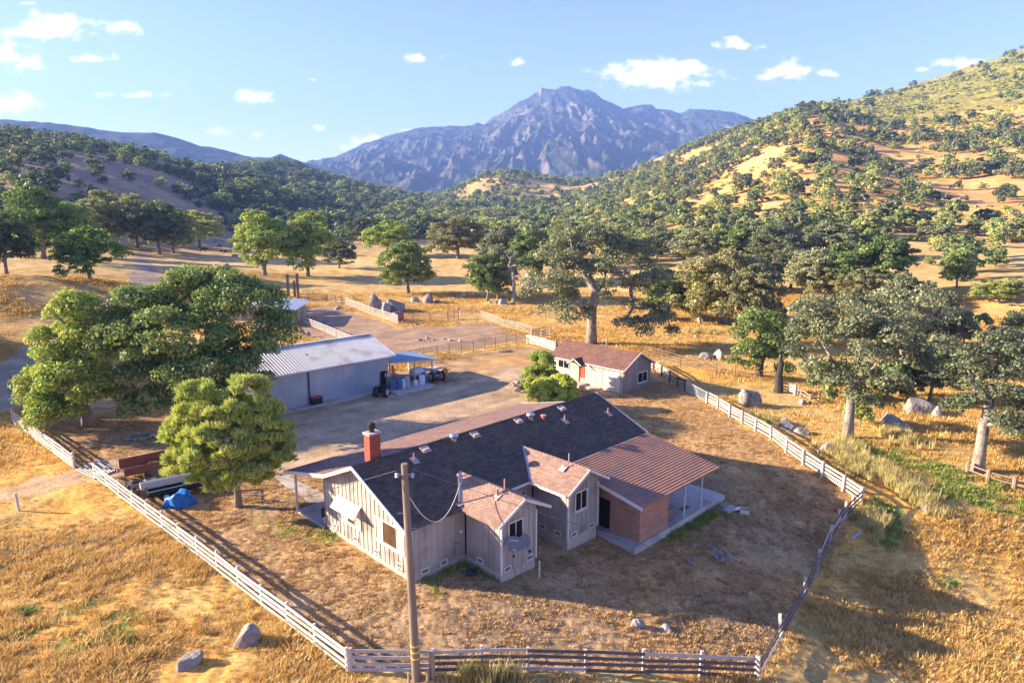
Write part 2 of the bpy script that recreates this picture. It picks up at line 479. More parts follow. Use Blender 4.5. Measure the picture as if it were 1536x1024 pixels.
P_YARD = wpoly([(140, 712), (522, 1003), (700, 1008), (1137, 1016), (1215, 880), (1292, 760), (1180, 680), (1060, 606), (985, 560), (830, 525), (780, 520), (640, 545), (590, 560), (430, 600), (300, 600), (150, 600), (30, 615), (112, 702)])
P_DRIVE = wpoly([(440, 668), (415, 690), (395, 700), (428, 716), (560, 690), (760, 632), (800, 600), (815, 572), (770, 548), (720, 565), (660, 575), (600, 583), (520, 596), (420, 622), (400, 655)])
P_ROAD = wpoly([(-60, 735), (0, 730), (112, 706), (160, 690), (240, 672), (330, 660), (440, 640), (440, 700), (300, 690), (230, 700), (180, 716), (140, 722), (0, 752), (-60, 760)])
P_ROADL = wpoly([(-90, 560), (0, 545), (45, 510), (90, 470), (150, 450), (195, 425), (205, 395), (195, 382), (215, 375), (232, 372), (222, 390), (240, 420), (225, 448), (150, 480), (90, 520), (50, 600), (30, 616), (-60, 622)])
P_CORRAL = wpoly([(440, 500), (452, 462), (500, 458), (560, 478), (600, 492), (690, 488), (735, 484), (765, 497), (792, 508), (700, 524), (610, 535), (560, 530), (500, 520)])
P_PASTR = wpoly([(985, 556), (1165, 574), (1200, 600), (1130, 590), (1060, 598)])
P_GREEN1 = wpoly([(1285, 660), (1340, 672), (1420, 700), (1536, 745), (1536, 775), (1450, 765), (1400, 780), (1330, 730), (1290, 690)])
P_GREEN2 = wpoly([(1305, 745), (1340, 760), (1362, 800), (1345, 830), (1310, 800)])
P_GREEN3 = wpoly([(1400, 850), (1430, 862), (1420, 880), (1392, 872)])
P_GREENL = wpoly([(-20, 930), (70, 905), (150, 900), (220, 930), (200, 975), (100, 985), (-20, 970)])
P_LAWN = wpoly([(385, 780), (450, 770), (490, 800), (520, 830), (440, 810), (400, 800)])
P_GREEN4 = wpoly([(560, 892), (640, 885), (660, 900), (600, 912)])

az1 = np.concatenate([np.linspace(-math.pi, -.98, 34, endpoint=False), np.linspace(-.98, -.74, 60, endpoint=False), np.linspace(-.74, .74, 860, endpoint=False), np.linspace(.74, .98, 60, endpoint=False), np.linspace(.98, math.pi, 34, endpoint=False)])
rad = [1.5, 5.0, 10.0]
r_ = 14.0
while r_ < 1620:
    rad.append(r_); r_ *= 1.0046 if r_ < 160 else 1.0075
rad = np.array(rad)
A_, R_ = np.meshgrid(az1, rad)
GX, GY = (R_ * np.sin(A_)).ravel(), (R_ * np.cos(A_)).ravel()
GZ = zbase(GX, GY)
D_ = np.hypot(GX, GY)
jx, jy = GX + 1.4 * fbm(GX / 1.6, GY / 1.6, 3, 2), GY + 1.4 * fbm(GX / 1.6, GY / 1.6, 4, 2)
m_yard = inpoly(P_YARD, GX, GY)
m_drive = inpoly(P_DRIVE, jx, jy); m_road = inpoly(P_ROAD, jx * 1., jy); m_roadl = inpoly(P_ROADL, jx, jy); m_cor = inpoly(P_CORRAL, jx, jy)
m_gr = inpoly(P_GREEN1, jx, jy) | inpoly(P_GREEN2, jx, jy) | inpoly(P_GREEN3, jx, jy)
m_gl = inpoly(P_GREENL, jx, jy) | inpoly(P_LAWN, jx, jy) | inpoly(P_GREEN4, jx, jy)
m_dirt = m_drive | m_road | m_roadl | m_cor
near = sstep(90, 55, D_)
# surface relief: trodden clods in the yard, hummocks in the rough grass
clod = 0.075 * fbm(GX / .36, GY / .36, 31, 2) + .06 * fbm(GX / .9, GY / .9, 33, 2)
hum = 0.07 * fbm(GX / .5, GY / .5, 41, 2) + .13 * fbm(GX / 1.6, GY / 1.6, 43, 2)
soft = .010 * fbm(GX / .3, GY / .3, 51, 2)
rel = np.where(m_dirt, soft, np.where(m_yard, clod, hum))
GZ = GZ + rel * near
tv = D_ > 70
GZ = GZ + np.where(tv, .22 * fbm(GX / 3.0, GY / 3.0, 61, 2) * sstep(70, 140, D_) * np.where(m_dirt, .2, 1), 0)
# colours
def L(c): return np.array(c)[None, :]
n1 = fbm(GX / 7., GY / 7., 71, 4)[:, None]; n2 = fbm(GX / 1.1, GY / 1.1, 73, 3)[:, None]; n3 = fbm(GX / 30., GY / 30., 75, 3)[:, None]
col = L((.56, .37, .125)) + n1 * L((.10, .05, -.02)) + n2 * L((.10, .07, .03))
# rough field: rusty and bleached drifts
col = np.where(n1 > .18, col * L((1.05, .9, .75)), col)
yard = L((.42, .27, .13)) + n1 * L((.10, .02, -.03)) + n2 * L((.15, .10, .05))
col = np.where(m_yard[:, None], yard, col)
ra_, rb_ = GX * math.cos(R(44.8)) + GY * math.sin(R(44.8)), -GX * math.sin(R(44.8)) + GY * math.cos(R(44.8))
rut = fbm(ra_ / 9. + 3, (rb_ + 1.2 * vn(ra_ / 8, rb_ / 8, 95)) / .75, 97, 3)[:, None]
grit = vn(GX / .16, GY / .16, 99)[:, None]
dirt = L((.40, .325, .235)) + n2 * L((.06, .05, .04)) + n1 * L((.05, .04, .03)) + rut * L((.13, .10, .07)) + grit * L((.10, .08, .06))
col = np.where(m_drive[:, None], dirt * L((1.12, .99, .84)), col)
col = np.where(m_road[:, None], dirt * L((1.2, 1.02, .78)), col)
col = np.where(m_roadl[:, None], dirt * L((.95, .88, .82)), col)
col = np.where(m_cor[:, None], dirt * L((.86, .72, .64)), col)
gsel = (m_gr & (fbm(GX / 1.3, GY / 1.3, 81, 3) > .02))[:, None]
col = np.where(gsel, L((.20, .25, .05)) + n2 * L((.07, .07, .01)), col)
gsel2 = (m_gl & (fbm(GX / .9, GY / .9, 83, 3) > .12))[:, None]
col = np.where(gsel2, L((.24, .25, .06)) + n2 * L((.05, .05, .01)), col)
# distance: pale meadow, left hill brown, right hill orange, high chaparral yellow green
mead = sstep(85, 150, D_)[:, None]
col = np.where(m_dirt[:, None], col, col * (1 - mead) + mead * (L((.56, .375, .145)) + n3 * L((.10, .08, .05)) + n1 * L((.10, .07, .04))))
azv = np.arctan2(GX, GY)[:, None]
hl = sstep(235, 330, D_)[:, None]
leftw = sstep(-.10, -.30, azv) * hl
col = col * (1 - leftw) + leftw * (L((.34, .235, .155)) + n3 * L((.10, .06, .03)) + n1 * L((.12, .08, .05)))
rightw = sstep(.05, .25, azv) * hl
col = col * (1 - rightw) + rightw * (L((.61, .355, .125)) + n3 * L((.10, .08, .05)) + n1 * L((.14, .10, .07)))
midw = hl * sstep(-.32, -.15, azv) * sstep(.2, .05, azv)
col = col * (1 - midw * .55) + midw * .55 * L((.36, .29, .12))
el = ((GZ - H) / np.maximum(D_, 1))[:, None]
chap = rightw * sstep(.060, .125, el + n3 * .02) * sstep(600, 800, D_)[:, None]
col = col * (1 - chap) + chap * (L((.24, .22, .055)) + n1 * L((.16, .14, .03)) + n2 * L((.12, .12, .02)))
col = np.clip(col, .015, .8)
Vg = np.stack([GX, GY, GZ], 1)
na, nr = len(az1), len(rad)
ii = np.arange(nr - 1)[:, None] * na; jj = np.arange(na)[None, :]; j2 = (jj + 1) % na
Fg = np.stack([ii + jj, ii + na + jj, ii + na + j2, ii + j2], -1).reshape(-1, 4)[:, ::-1]
mg = bpy.data.materials.new('ground'); mg.use_nodes = True
t = mg.node_tree; b = t.nodes['Principled BSDF']; b.inputs['Roughness'].default_value = .95; b.inputs['Specular IOR Level'].default_value = .1
ca = _n(t, 'ShaderNodeAttribute', attribute_name='gcol')
geo = _n(t, 'ShaderNodeNewGeometry')
fn = _n(t, 'ShaderNodeTexNoise'); fn.inputs['Scale'].default_value = 5.5; fn.inputs['Detail'].default_value = 7; fn.inputs['Roughness'].default_value = .75
t.links.new(geo.outputs['Position'], fn.inputs['Vector'])
mr = _n(t, 'ShaderNodeMapRange'); mr.inputs[1].default_value = .33; mr.inputs[2].default_value = .67; mr.inputs[3].default_value = .55; mr.inputs[4].default_value = 1.4
t.links.new(fn.outputs['Fac'], mr.inputs[0])
fn2 = _n(t, 'ShaderNodeTexNoise'); fn2.inputs['Scale'].default_value = .35; fn2.inputs['Detail'].default_value = 8; fn2.inputs['Roughness'].default_value = .72
t.links.new(geo.outputs['Position'], fn2.inputs['Vector'])
mr2 = _n(t, 'ShaderNodeMapRange'); mr2.inputs[1].default_value = .35; mr2.inputs[2].default_value = .65; mr2.inputs[3].default_value = .72; mr2.inputs[4].default_value = 1.25
t.links.new(fn2.outputs['Fac'], mr2.inputs[0])
mm = _n(t, 'ShaderNodeMath', operation='MULTIPLY'); t.links.new(mr.outputs[0], mm.inputs[0]); t.links.new(mr2.outputs[0], mm.inputs[1])
mx = _n(t, 'ShaderNodeMix', data_type='RGBA', blend_type='MULTIPLY'); mx.inputs['Factor'].default_value = 1
t.links.new(ca.outputs['Color'], mx.inputs[6]); t.links.new(mm.outputs[0], mx.inputs[7]); t.links.new(mx.outputs[2], b.inputs['Base Color'])
bp = _n(t, 'ShaderNodeBump'); bp.inputs['Strength'].default_value = .55; bp.inputs['Distance'].default_value = .06
t.links.new(fn.outputs['Fac'], bp.inputs['Height']); t.links.new(bp.outputs['Normal'], b.inputs['Normal'])
ground = mk('ground', Vg, Fg, mg, smooth=True)
a = ground.data.attributes.new('gcol', 'FLOAT_COLOR', 'POINT')
a.data.foreach_set('color', np.concatenate([col, np.ones((len(col), 1))], 1).astype(np.float32).ravel())
tag(ground, 'dry golden ranch ground with dirt yard and hills', None, None, 'structure')

# ================================================================== far mountain and ridge
def mountain(name, sky_px, d0, d1, row0, seed, c_rock, c_brush, na=1000, nd=300, amp=1.0, lab=''):
    px = np.array([p[0] for p in sky_px], float); py = np.array([p[1] for p in sky_px], float)
    xs = np.linspace(px[0], px[-1], na)
    ys = np.interp(xs, px, py)
    a = (xs - 768) / F; bb = -(ys - 512) / F
    dx, dy, dz = a, cP + bb * sP, -sP + bb * cP
    hr = np.hypot(dx, dy); az = np.arctan2(dx, dy)
    zc = H + d1 * dz / hr
    bb0 = -(row0 - 512) / F
    z0 = H + d0 * (-sP + bb0 * cP) / (cP + bb0 * sP)
    tt = np.linspace(-.0, 1.5, nd)
    T, AZ = np.meshgrid(tt, az, indexing='ij'); ZC = np.broadcast_to(zc, T.shape)
    Dd = d0 + (d1 - d0) * T
    X, Y = Dd * np.sin(AZ), Dd * np.cos(AZ)
    up = np.clip(T, 0, 1)
    prof = up ** 1.25
    back = np.clip(T - 1, 0, 1)
    hgt = np.maximum(ZC - z0, 15)
    kw = np.exp(-(np.arange(-60, 61) / 24.0) ** 2); kw /= kw.sum()
    zs = np.convolve(np.pad(zc, 60, mode='edge'), kw, mode='valid')
    wS = sstep(.86, 1.0, T)
    hgt = np.maximum(ZC * wS + zs[None, :] * (1 - wS) - z0, 15)
    S = AZ * d1 + 620 * fbm(X / 800, Y / 800, seed + 7, 4)
    sp = ridged(S / 420., T * 1.1 + 3, seed, 1) * .6 + ridged(S / 170. + .6 * T, T * 2.2, seed + 1, 2) * .5
    fine = ridged(X / 170., Y / 230., seed + 3, 2) + .9 * ridged(X / 62., Y / 80., seed + 4, 2)
    env = np.sin(np.pi * np.clip(T, 0, 1) ** .75) * (T < 1)
    Z = z0 + hgt * prof * (1 - back * .8) + amp * env * (hgt * .125 * sp + 21 * fine) + amp * 6.5 * (ridged(X / 90., Y / 90., seed + 5, 3) - .4) * np.clip(T * 3, 0, 1) * (T > .7) * (1 - back)
    V = np.stack([X, Y, Z], -1).reshape(-1, 3)
    i = np.arange(nd - 1)[:, None] * na; j = np.arange(na - 1)[None]
    Fc = np.stack([i + j, i + j + 1, i + na + j + 1, i + na + j], -1).reshape(-1, 4)
    m = bpy.data.materials.new(name); m.use_nodes = True
    t = m.node_tree; b = t.nodes['Principled BSDF']; b.inputs['Roughness'].default_value = .95; b.inputs['Specular IOR Level'].default_value = .05
    geo = _n(t, 'ShaderNodeNewGeometry')
    n_ = _n(t, 'ShaderNodeTexNoise'); n_.inputs['Scale'].default_value = .008; n_.inputs['Detail'].default_value = 9; n_.inputs['Roughness'].default_value = .68
    t.links.new(geo.outputs['Position'], n_.inputs['Vector'])
    sxyz = _n(t, 'ShaderNodeSeparateXYZ'); t.links.new(geo.outputs['Normal'], sxyz.inputs[0])
    ma = _n(t, 'ShaderNodeMath', operation='MULTIPLY_ADD'); t.links.new(sxyz.outputs[2], ma.inputs[0]); ma.inputs[1].default_value = -.30
    t.links.new(n_.outputs['Fac'], ma.inputs[2])
    rp = _n(t, 'ShaderNodeValToRGB'); rp.color_ramp.elements[0].position = .25; rp.color_ramp.elements[1].position = .46
    rp.color_ramp.elements[0].color = (*c_brush, 1); rp.color_ramp.elements[1].color = (*c_rock, 1)
    t.links.new(ma.outputs[0], rp.inputs['Fac']); t.links.new(rp.outputs['Color'], b.inputs['Base Color'])
    n2_ = _n(t, 'ShaderNodeTexNoise'); n2_.inputs['Scale'].default_value = .022; n2_.inputs['Detail'].default_value = 8; n2_.inputs['Roughness'].default_value = .75
    t.links.new(geo.outputs['Position'], n2_.inputs['Vector'])
    bp = _n(t, 'ShaderNodeBump'); bp.inputs['Strength'].default_value = .9; bp.inputs['Distance'].default_value = 22
    t.links.new(n2_.outputs['Fac'], bp.inputs['Height']); t.links.new(bp.outputs['Normal'], b.inputs['Normal'])
    o = mk(name, V, Fc, m, smooth=True)
    tag(o, lab, None, None, 'structure')
    return o

SKY_M = [(380, 262), (430, 252), (465, 243), (500, 237), (520, 229), (545, 215), (575, 206), (605, 199), (625, 193), (655, 190), (690, 189), (705, 187), (727, 184), (742, 174), (762, 165), (780, 152), (800, 142), (808, 139), (812, 131), (820, 134), (835, 134), (843, 130), (853, 129), (862, 133), (880, 136), (893, 139), (903, 149), (920, 156), (935, 163), (950, 160), (963, 157), (978, 159), (985, 165), (1003, 165), (1020, 170), (1035, 164), (1060, 165), (1080, 167), (1100, 168), (1120, 174), (1140, 182), (1200, 190), (1260, 205)]
mountain('mountain', SKY_M, 2700, 4700, 292, 3, (.19, .16, .145), (.042, .050, .040), lab='rocky blue mountain closing the valley behind the oak hills')
SKY_R = [(-400, 190), (-150, 180), (0, 178), (100, 186), (150, 194), (200, 199), (233, 199), (260, 205), (300, 219), (325, 222), (350, 228), (380, 236), (405, 236), (420, 230), (435, 237), (455, 243), (490, 252), (560, 270)]
mountain('mountain', SKY_R, 2200, 3300, 300, 29, (.10, .095, .07), (.07, .08, .05), na=300, nd=80, amp=.45, lab='low blue wooded ridge behind the dark hill')

# ================================================================== haze
hb = MB().box(-6500, 6500, -300, 6000, -80, 860)
hz = hb.build('haze', None)
mh = bpy.data.materials.new('haze'); mh.use_nodes = True
t = mh.node_tree; t.nodes.clear()
out = _n(t, 'ShaderNodeOutputMaterial'); pv = _n(t, 'ShaderNodeVolumePrincipled')
pv.inputs['Color'].default_value = (.25, .44, 1.0, 1); pv.inputs['Density'].default_value = .00014; pv.inputs['Anisotropy'].default_value = 0.0
t.links.new(pv.outputs[0], out.inputs['Volume'])
hz.data.materials.append(mh)
tag(hz, 'thin blue haze filling the valley', None, None, 'stuff')
# ================================================================== materials for buildings
M = {}
M['siding'] = mat('siding', (.30, .285, .255), (.41, .385, .345), scale=1.2, rough=.85, bump=.25, bscale=30, stretch=(1, 1, .15), c3=(.26, .215, .19), s3=.8)
M['found'] = mat('foundation', (.40, .34, .28), (.50, .43, .35), scale=3, rough=.9, bump=.2)
M['white'] = mat('white_paint', (.66, .64, .60), (.55, .52, .48), scale=2.5, rough=.55)
M['whitem'] = mat('white_metal', (.85, .83, .78), (.78, .75, .70), scale=2.0, rough=.4)
M['shingle_x'] = brickmat('shingles_shade_tone', (.085, .062, .047), (.140, .104, .080), (.050, .039, .031), .30, .14, .008, 'x', vary=.28)  # same shingles all over; the main slope's shade is put into this colour
M['shingle_y'] = brickmat('shingles_cross_lit_tone', (.25, .16, .125), (.36, .235, .18), (.14, .09, .075), .30, .14, .008, 'y', vary=.22)  # sunlit tone of those shingles, painted into the base colour
M['shingle_p'] = brickmat('shingles_porch_lit_tone', (.20, .12, .10), (.29, .185, .155), (.12, .075, .065), .30, .14, .008, 'x', vary=.25)  # lighter copy of those shingles, coloured as the lit far side
M['tile'] = mat('patio_roofing', (.27, .14, .095), (.35, .19, .13), scale=2.2, rough=.75, bump=.15, c3=(.22, .14, .12), s3=.9)
M['brick'] = brickmat('brick', (.34, .165, .105), (.44, .23, .15), (.34, .25, .19), .42, .10, .014, 'wall', vary=.22, bump=.5)
M['redbrick'] = brickmat('chimney_brick', (.28, .045, .028), (.37, .075, .042), (.24, .15, .12), .22, .075, .008, 'wall', vary=.2, bump=.5)
M['conc'] = mat('concrete', (.40, .375, .34), (.50, .47, .43), scale=1.4, rough=.85, bump=.12, c3=(.32, .29, .27), s3=.7)
M['glass'] = mat('window_glass', (.012, .013, .015), rough=.06, spec=.5)
M['amber'] = mat('curtained_glass', (.055, .032, .018), (.11, .065, .035), scale=2.0, rough=.12, spec=.5)
M['curtain'] = mat('curtain_glass', (.55, .48, .36), (.62, .55, .42), scale=1.5, rough=.2, spec=.5)
M['dark'] = mat('opening_shade', (.012, .011, .011), rough=.9)  # flat black in place of the shade inside openings
M['galv'] = mat('galvanised', (.55, .56, .57), (.42, .43, .45), scale=4, rough=.35, metal=.85)
M['pinkmetal'] = mat('painted_vent', (.42, .31, .28), (.50, .39, .35), scale=4, rough=.6)
M['redmetal'] = mat('red_vent', (.42, .20, .16), (.50, .27, .22), scale=4, rough=.6)
M['dish'] = mat('dish_grey', (.13, .145, .16), (.18, .195, .21), scale=5, rough=.5)
M['greymetal'] = mat('grey_metal', (.30, .32, .34), (.36, .38, .40), scale=6, rough=.45, metal=.3)
M['blackm'] = mat('black_metal', (.015, .015, .017), (.03, .03, .033), scale=6, rough=.45)
M['cable'] = mat('cable', (.16, .15, .15), rough=.6)
M['cablew'] = mat('pale_cable', (.55, .54, .52), rough=.6)
M['vgrille'] = mat('vent_grille', (.16, .15, .15), (.10, .10, .10), scale=20, rough=.7)
M['reddoor'] = mat('red_door', (.45, .085, .04), (.36, .06, .03), scale=3, rough=.6)

TH = R(44.8)
HP = Vector((-5.07, 32.15, 0))

def window(parent, axis, pl, s0, s1, z0, z1, out, panes, name='window', fw=.07, sill=True, slope=0):
    """axis 'x': wall plane y=pl, s along x ; axis 'y': wall plane x=pl, s along y. out = outward sign. panes: list of (frac0, frac1, material)"""
    def P(m, sa, sb, za, zb, d0, d1):
        a, b2 = sorted((pl + out * d0, pl + out * d1))
        if axis == 'x': m.box(sa, sb, a, b2, za, zb)
        else: m.box(a, b2, sa, sb, za, zb)
    fr = MB()
    P(fr, s0 - fw, s1 + fw, z1, z1 + fw, .012, .075); P(fr, s0 - fw, s1 + fw, z0 - fw, z0, .012, .075)
    P(fr, s0 - fw, s0, z0, z1, .012, .072); P(fr, s1, s1 + fw, z0, z1, .012, .072)
    for f0, f1, _ in panes[1:]:
        sm = s0 + (s1 - s0) * f0
        P(fr, sm - .025, sm + .025, z0, z1, .012, .062)
    o = fr.build(name, M['white'], parent)
    for f0, f1, m in panes:
        g = MB(); P(g, s0 + (s1 - s0) * f0 + .026, s0 + (s1 - s0) * f1 - .026, z0, z1, .012, .035); g.build('pane', m, o)
    if sill:
        g = MB(); P(g, s0 - fw - .03, s1 + fw + .03, z0 - fw - .04, z0 - fw, .012, .12); g.build('sill', M['white'], o)
    return o

def floor_vent(parent, axis, pl, s, z, out):
    def P(m, sa, sb, za, zb, d0, d1):
        a, b2 = sorted((pl + out * d0, pl + out * d1))
        (m.box(sa, sb, a, b2, za, zb) if axis == 'x' else m.box(a, b2, sa, sb, za, zb))
    m = MB(); w, h = .26, .15
    P(m, s - w, s + w, z + h - .06, z + h, .012, .05); P(m, s - w, s + w, z - h, z - h + .06, .012, .05)
    P(m, s - w, s - w + .06, z - h + .06, z + h - .06, .012, .048); P(m, s + w - .06, s + w, z - h + .06, z + h - .06, .012, .048)
    o = m.build('floor_vent', M['white'], parent)
    g = MB(); P(g, s - w + .062, s + w - .062, z - h + .062, z + h - .062, .012, .03); g.build('grille', M['vgrille'], o)
    return o

def siding(m, axis, pl, s0, s1, z0, ztop, out, step=.41, pts=None):
    """board wall on a plane with battens; ztop(s) gives the wall top"""
    P2 = [(s0, z0), (s1, z0)] + [(s, ztop(s)) for s in (pts or (s1, s0))]
    T = -out * .12
    if axis == 'x': m.poly([(s, pl, z) for s, z in P2], (0, T, 0))
    else: m.poly([(pl, s, z) for s, z in P2], (T, 0, 0))
    s = s0 + .03
    while s < s1 - .02:
        zt = ztop(s) - .05
        a, b2 = sorted((pl, pl + out * .03))
        if axis == 'x': m.box(s - .025, s + .025, a - (0 if out > 0 else 0), b2, z0 + .003, zt)
        else: m.box(a, b2, s - .025, s + .025, z0 + .003, zt)
        s += step

# ================================================================== ranch house (local x along the ridge, y to the far side)
ranch = empty('ranch_house', HP, TH, 'long grey board and batten ranch house with dark shingle roof', 'house')
RZ, SL = 5.36, .445
ridge_y = 4.34
zr = lambda y: RZ - SL * abs(y - ridge_y) if y < 7.4 else RZ - SL * 3.06 - .235 * (y - 7.4)
und = .20
mw = MB()
siding(mw, 'y', 0.0, 0.0, 8.67, .30, lambda s: zr(s) - und, -1, pts=(8.67, 7.4, 4.34, 0.0))
siding(mw, 'x', 0.0, 0.0, 3.53, .30, lambda s: 3.22, -1)
siding(mw, 'x', 0.0, 6.1, 8.82, .30, lambda s: 3.22, -1)
siding(mw, 'x', 0.0, 11.52, 20.0, .0, lambda s: 3.2, -1)
siding(mw, 'x', 8.67, 0.0, 20.0, .30, lambda s: 3.5, 1)
siding(mw, 'y', 20.0, 0.0, 8.67, .0, lambda s: zr(s) - und, 1, pts=(8.67, 7.4, 4.34, 0.0))
BUMP = [(3.53, 6.1, -2.87, 4.8, 4.25, 2.9, 6.79), (8.82, 11.52, -2.83, 10.13, 4.34, 8.2, 11.98)]
for (a0, a1, yf, rx, rz2, e0, e1) in BUMP:
    sl = (rz2 - 3.28) / (rx - e0)
    zb = lambda s, rx=rx, rz2=rz2, sl=sl: rz2 - sl * abs(s - rx) - .14
    siding(mw, 'x', yf, a0, a1, .28, zb, -1, pts=(a1, rx, a0), step=.40)
    siding(mw, 'y', a0, yf + .121, -.121, .28, lambda s, v=zb(a0): v - .05, -1)
    siding(mw, 'y', a1, yf + .121, -.121, .28, lambda s, v=zb(a1): v - .05, 1)
wall = mw.build('wall', M['siding'], ranch)
mt = MB(); mt.box(-.05, .04, -.05, .04, .28, 3.0); mt.build('corner_trim', M['white'], ranch)
for (a0, a1, yf, *_r) in BUMP:
    for x in (a0, a1):
        mt = MB(); mt.box(x - .055, x + .055, yf - .055, yf + .055, .28, 3.1); mt.build('corner_trim', M['white'], ranch)
mf = MB()
mf.box(.03, 20.0, .03, 8.60, -1.4, .297)
for (a0, a1, yf, *_r) in BUMP: mf.box(a0 + .03, a1 - .03, yf + .03, .028, -1.4, .277)
mf.build('foundation', M['found'], ranch)

# roofs
mr_ = MB()
mr_.roof((-.65, -.38, zr(-.38)), (20.3, -.38, zr(-.38)), (20.3, ridge_y, RZ), (-.65, ridge_y, RZ), 30, .014, .12)
mr_.roof((20.3, 7.4, zr(7.4)), (-.65, 7.4, zr(7.4)), (-.65, ridge_y + .002, RZ), (20.3, ridge_y + .002, RZ), 18, .014, .12)
k = -.65
while k < 20.1:                                  # ridge caps
    mr_.roof((k, ridge_y - .14, RZ - .045), (k + .3, ridge_y - .14, RZ - .03), (k + .3, ridge_y, RZ + .05), (k, ridge_y, RZ + .035), 1, .0, .02)
    mr_.roof((k + .3, ridge_y + .14, RZ - .03), (k, ridge_y + .14, RZ - .045), (k, ridge_y + .001, RZ + .035), (k + .3, ridge_y + .001, RZ + .05), 1, .0, .02)
    k += .33
roof = mr_.build('roof', M['shingle_x'], ranch)
for (a0, a1, yf, rx, rz2, e0, e1) in BUMP:
    sl = (rz2 - 3.28) / (rx - e0); ze = 3.28; yb = -3.32 if yf < -2.85 else -3.30
    yr = ridge_y - (RZ - rz2) / SL            # where the small ridge meets the main slope
    ye = -.38 + .0
    mb_ = MB()
    zeR = rz2 - sl * (e1 - rx)
    yvl = ridge_y - (RZ - ze) / SL; yvr = ridge_y - (RZ - zeR) / SL
    n = 16
    for side, ex, zz_, yv in ((-1, e0, ze, yvl), (1, e1, zeR, yvr)):
        for i in range(n):
            t0, t1 = i / n, (i + 1) / n
            xa, xb = ex + (rx - ex) * t0, ex + (rx - ex) * t1
            za, zb2 = zz_ + (rz2 - zz_) * t0 + .012, zz_ + (rz2 - zz_) * t1
            ya, yb2 = yv + (yr - yv) * t0, yv + (yr - yv) * t1
            mb_.add([(xa, yb, za), (xb, yb, zb2), (xb, yb2 + .25, zb2), (xa, ya + .25, za)], [(0, 1, 2, 3)])
            mb_.add([(xa, yb, za - .012), (xa, yb, za), (xa, ya + .25, za), (xa, ya + .25, za - .012)], [(0, 1, 2, 3)])
        mb_.add([(ex, yb, zz_ - .10), (rx, yb, rz2 - .10), (rx, .2, rz2 - .10), (ex, .2, zz_ - .10)], [(0, 1, 2, 3)])
    k = yb
    while k < yr - .2:
        for sg in (-1, 1):
            mb_.roof((rx + sg * .13, k, rz2 - .05), (rx + sg * .13, k + .28, rz2 - .04), (rx, k + .28, rz2 + .045), (rx, k, rz2 + .03), 1, 0, .02)
        k += .31
    mb_.build('roof', M['shingle_y'], ranch)
    mv = MB(); mv.beam((e0 + .1, yvl - .05, ze + .07), (rx - .02, yr - .05, rz2 + .04), .14, .02); mv.build('valley_flashing', M['greymetal'], ranch)
# porch roof on the far side
mp_ = MB(); mp_.roof((20.3, 12.32, zr(12.32)), (-.65, 12.32, zr(12.32)), (-.65, 7.402, zr(7.402)), (20.3, 7.402, zr(7.402)), 30, .012, .12)
mp_.build('porch_roof', M['shingle_p'], ranch)
# patio roof with heavy courses
mp_ = MB(); mp_.roof((11.55, -5.95, 2.385), (20.3, -5.95, 2.385), (20.3, -.30, 3.40), (11.55, -.30, 3.40), 26, .035, .10)
mp_.build('patio_roof', M['tile'], ranch)
# white barge boards and fascias
barge_root = ranch
def barge(p, q, h=.20, th=.05, up=(0, 0, 1)):
    m_ = MB(); m_.beam(p, q, th, h, up); m_.build('barge_board', M['white'], barge_root)
zc_ = .075
barge((-.68, -.40, zr(-.38) - zc_), (-.68, ridge_y, RZ - zc_)); barge((-.68, ridge_y, RZ - zc_), (-.68, 7.4, zr(7.4) - zc_)); barge((-.68, 7.4, zr(7.4) - zc_), (-.68, 12.34, zr(12.32) - zc_))
barge((20.33, ridge_y, RZ - zc_), (20.33, -.35, 3.3)); barge((20.33, ridge_y, RZ - zc_), (20.33, 7.4, zr(7.4) - zc_)); barge((20.33, 7.4, zr(7.4) - zc_), (20.33, 12.3, zr(12.3) - zc_))
for (a0, a1, yf, rx, rz2, e0, e1) in BUMP:
    sl = (rz2 - 3.28) / (rx - e0); yb = -3.32 if yf < -2.85 else -3.30
    barge((e0, yb - .03, 3.28 - .07), (rx, yb - .03, rz2 - .07), .15); barge((rx, yb - .03, rz2 - .07), (e1, yb - .03, rz2 - sl * (e1 - rx) - .07), .15)
barge((8.17, -3.28, 3.22), (8.17, -.35, 3.22), .15)
barge((8.17, -.40, 3.23), (6.75, -.40, 3.23), .14)
barge((11.53, -.5, 3.28), (11.53, -6.0, 2.29), .20, .06)
# soffit-like plain gable panel edge
# windows
window(ranch, 'y', 0.0, .68, 3.16, 1.46, 2.66, -1, [(0, .24, M['curtain']), (.24, .75, M['amber']), (.75, 1, M['curtain'])], fw=.08)
window(ranch, 'y', 0.0, 4.76, 6.56, 1.42, 2.5, -1, [(0, .27, M['curtain']), (.27, .72, M['amber']), (.72, 1, M['curtain'])], fw=.07)
window(ranch, 'x', -2.87, 4.05, 5.02, 1.95, 2.93, -1, [(0, .5, M['glass']), (.5, 1, M['glass'])])
window(ranch, 'x', -2.83, 9.43, 10.42, 1.86, 2.92, -1, [(0, .5, M['glass']), (.5, 1, M['glass'])])
m = MB(); m.box(4.35, 5.2, -2.905, -2.872, 3.35, 3.75); m.build('gable_vent', M['siding'], ranch)
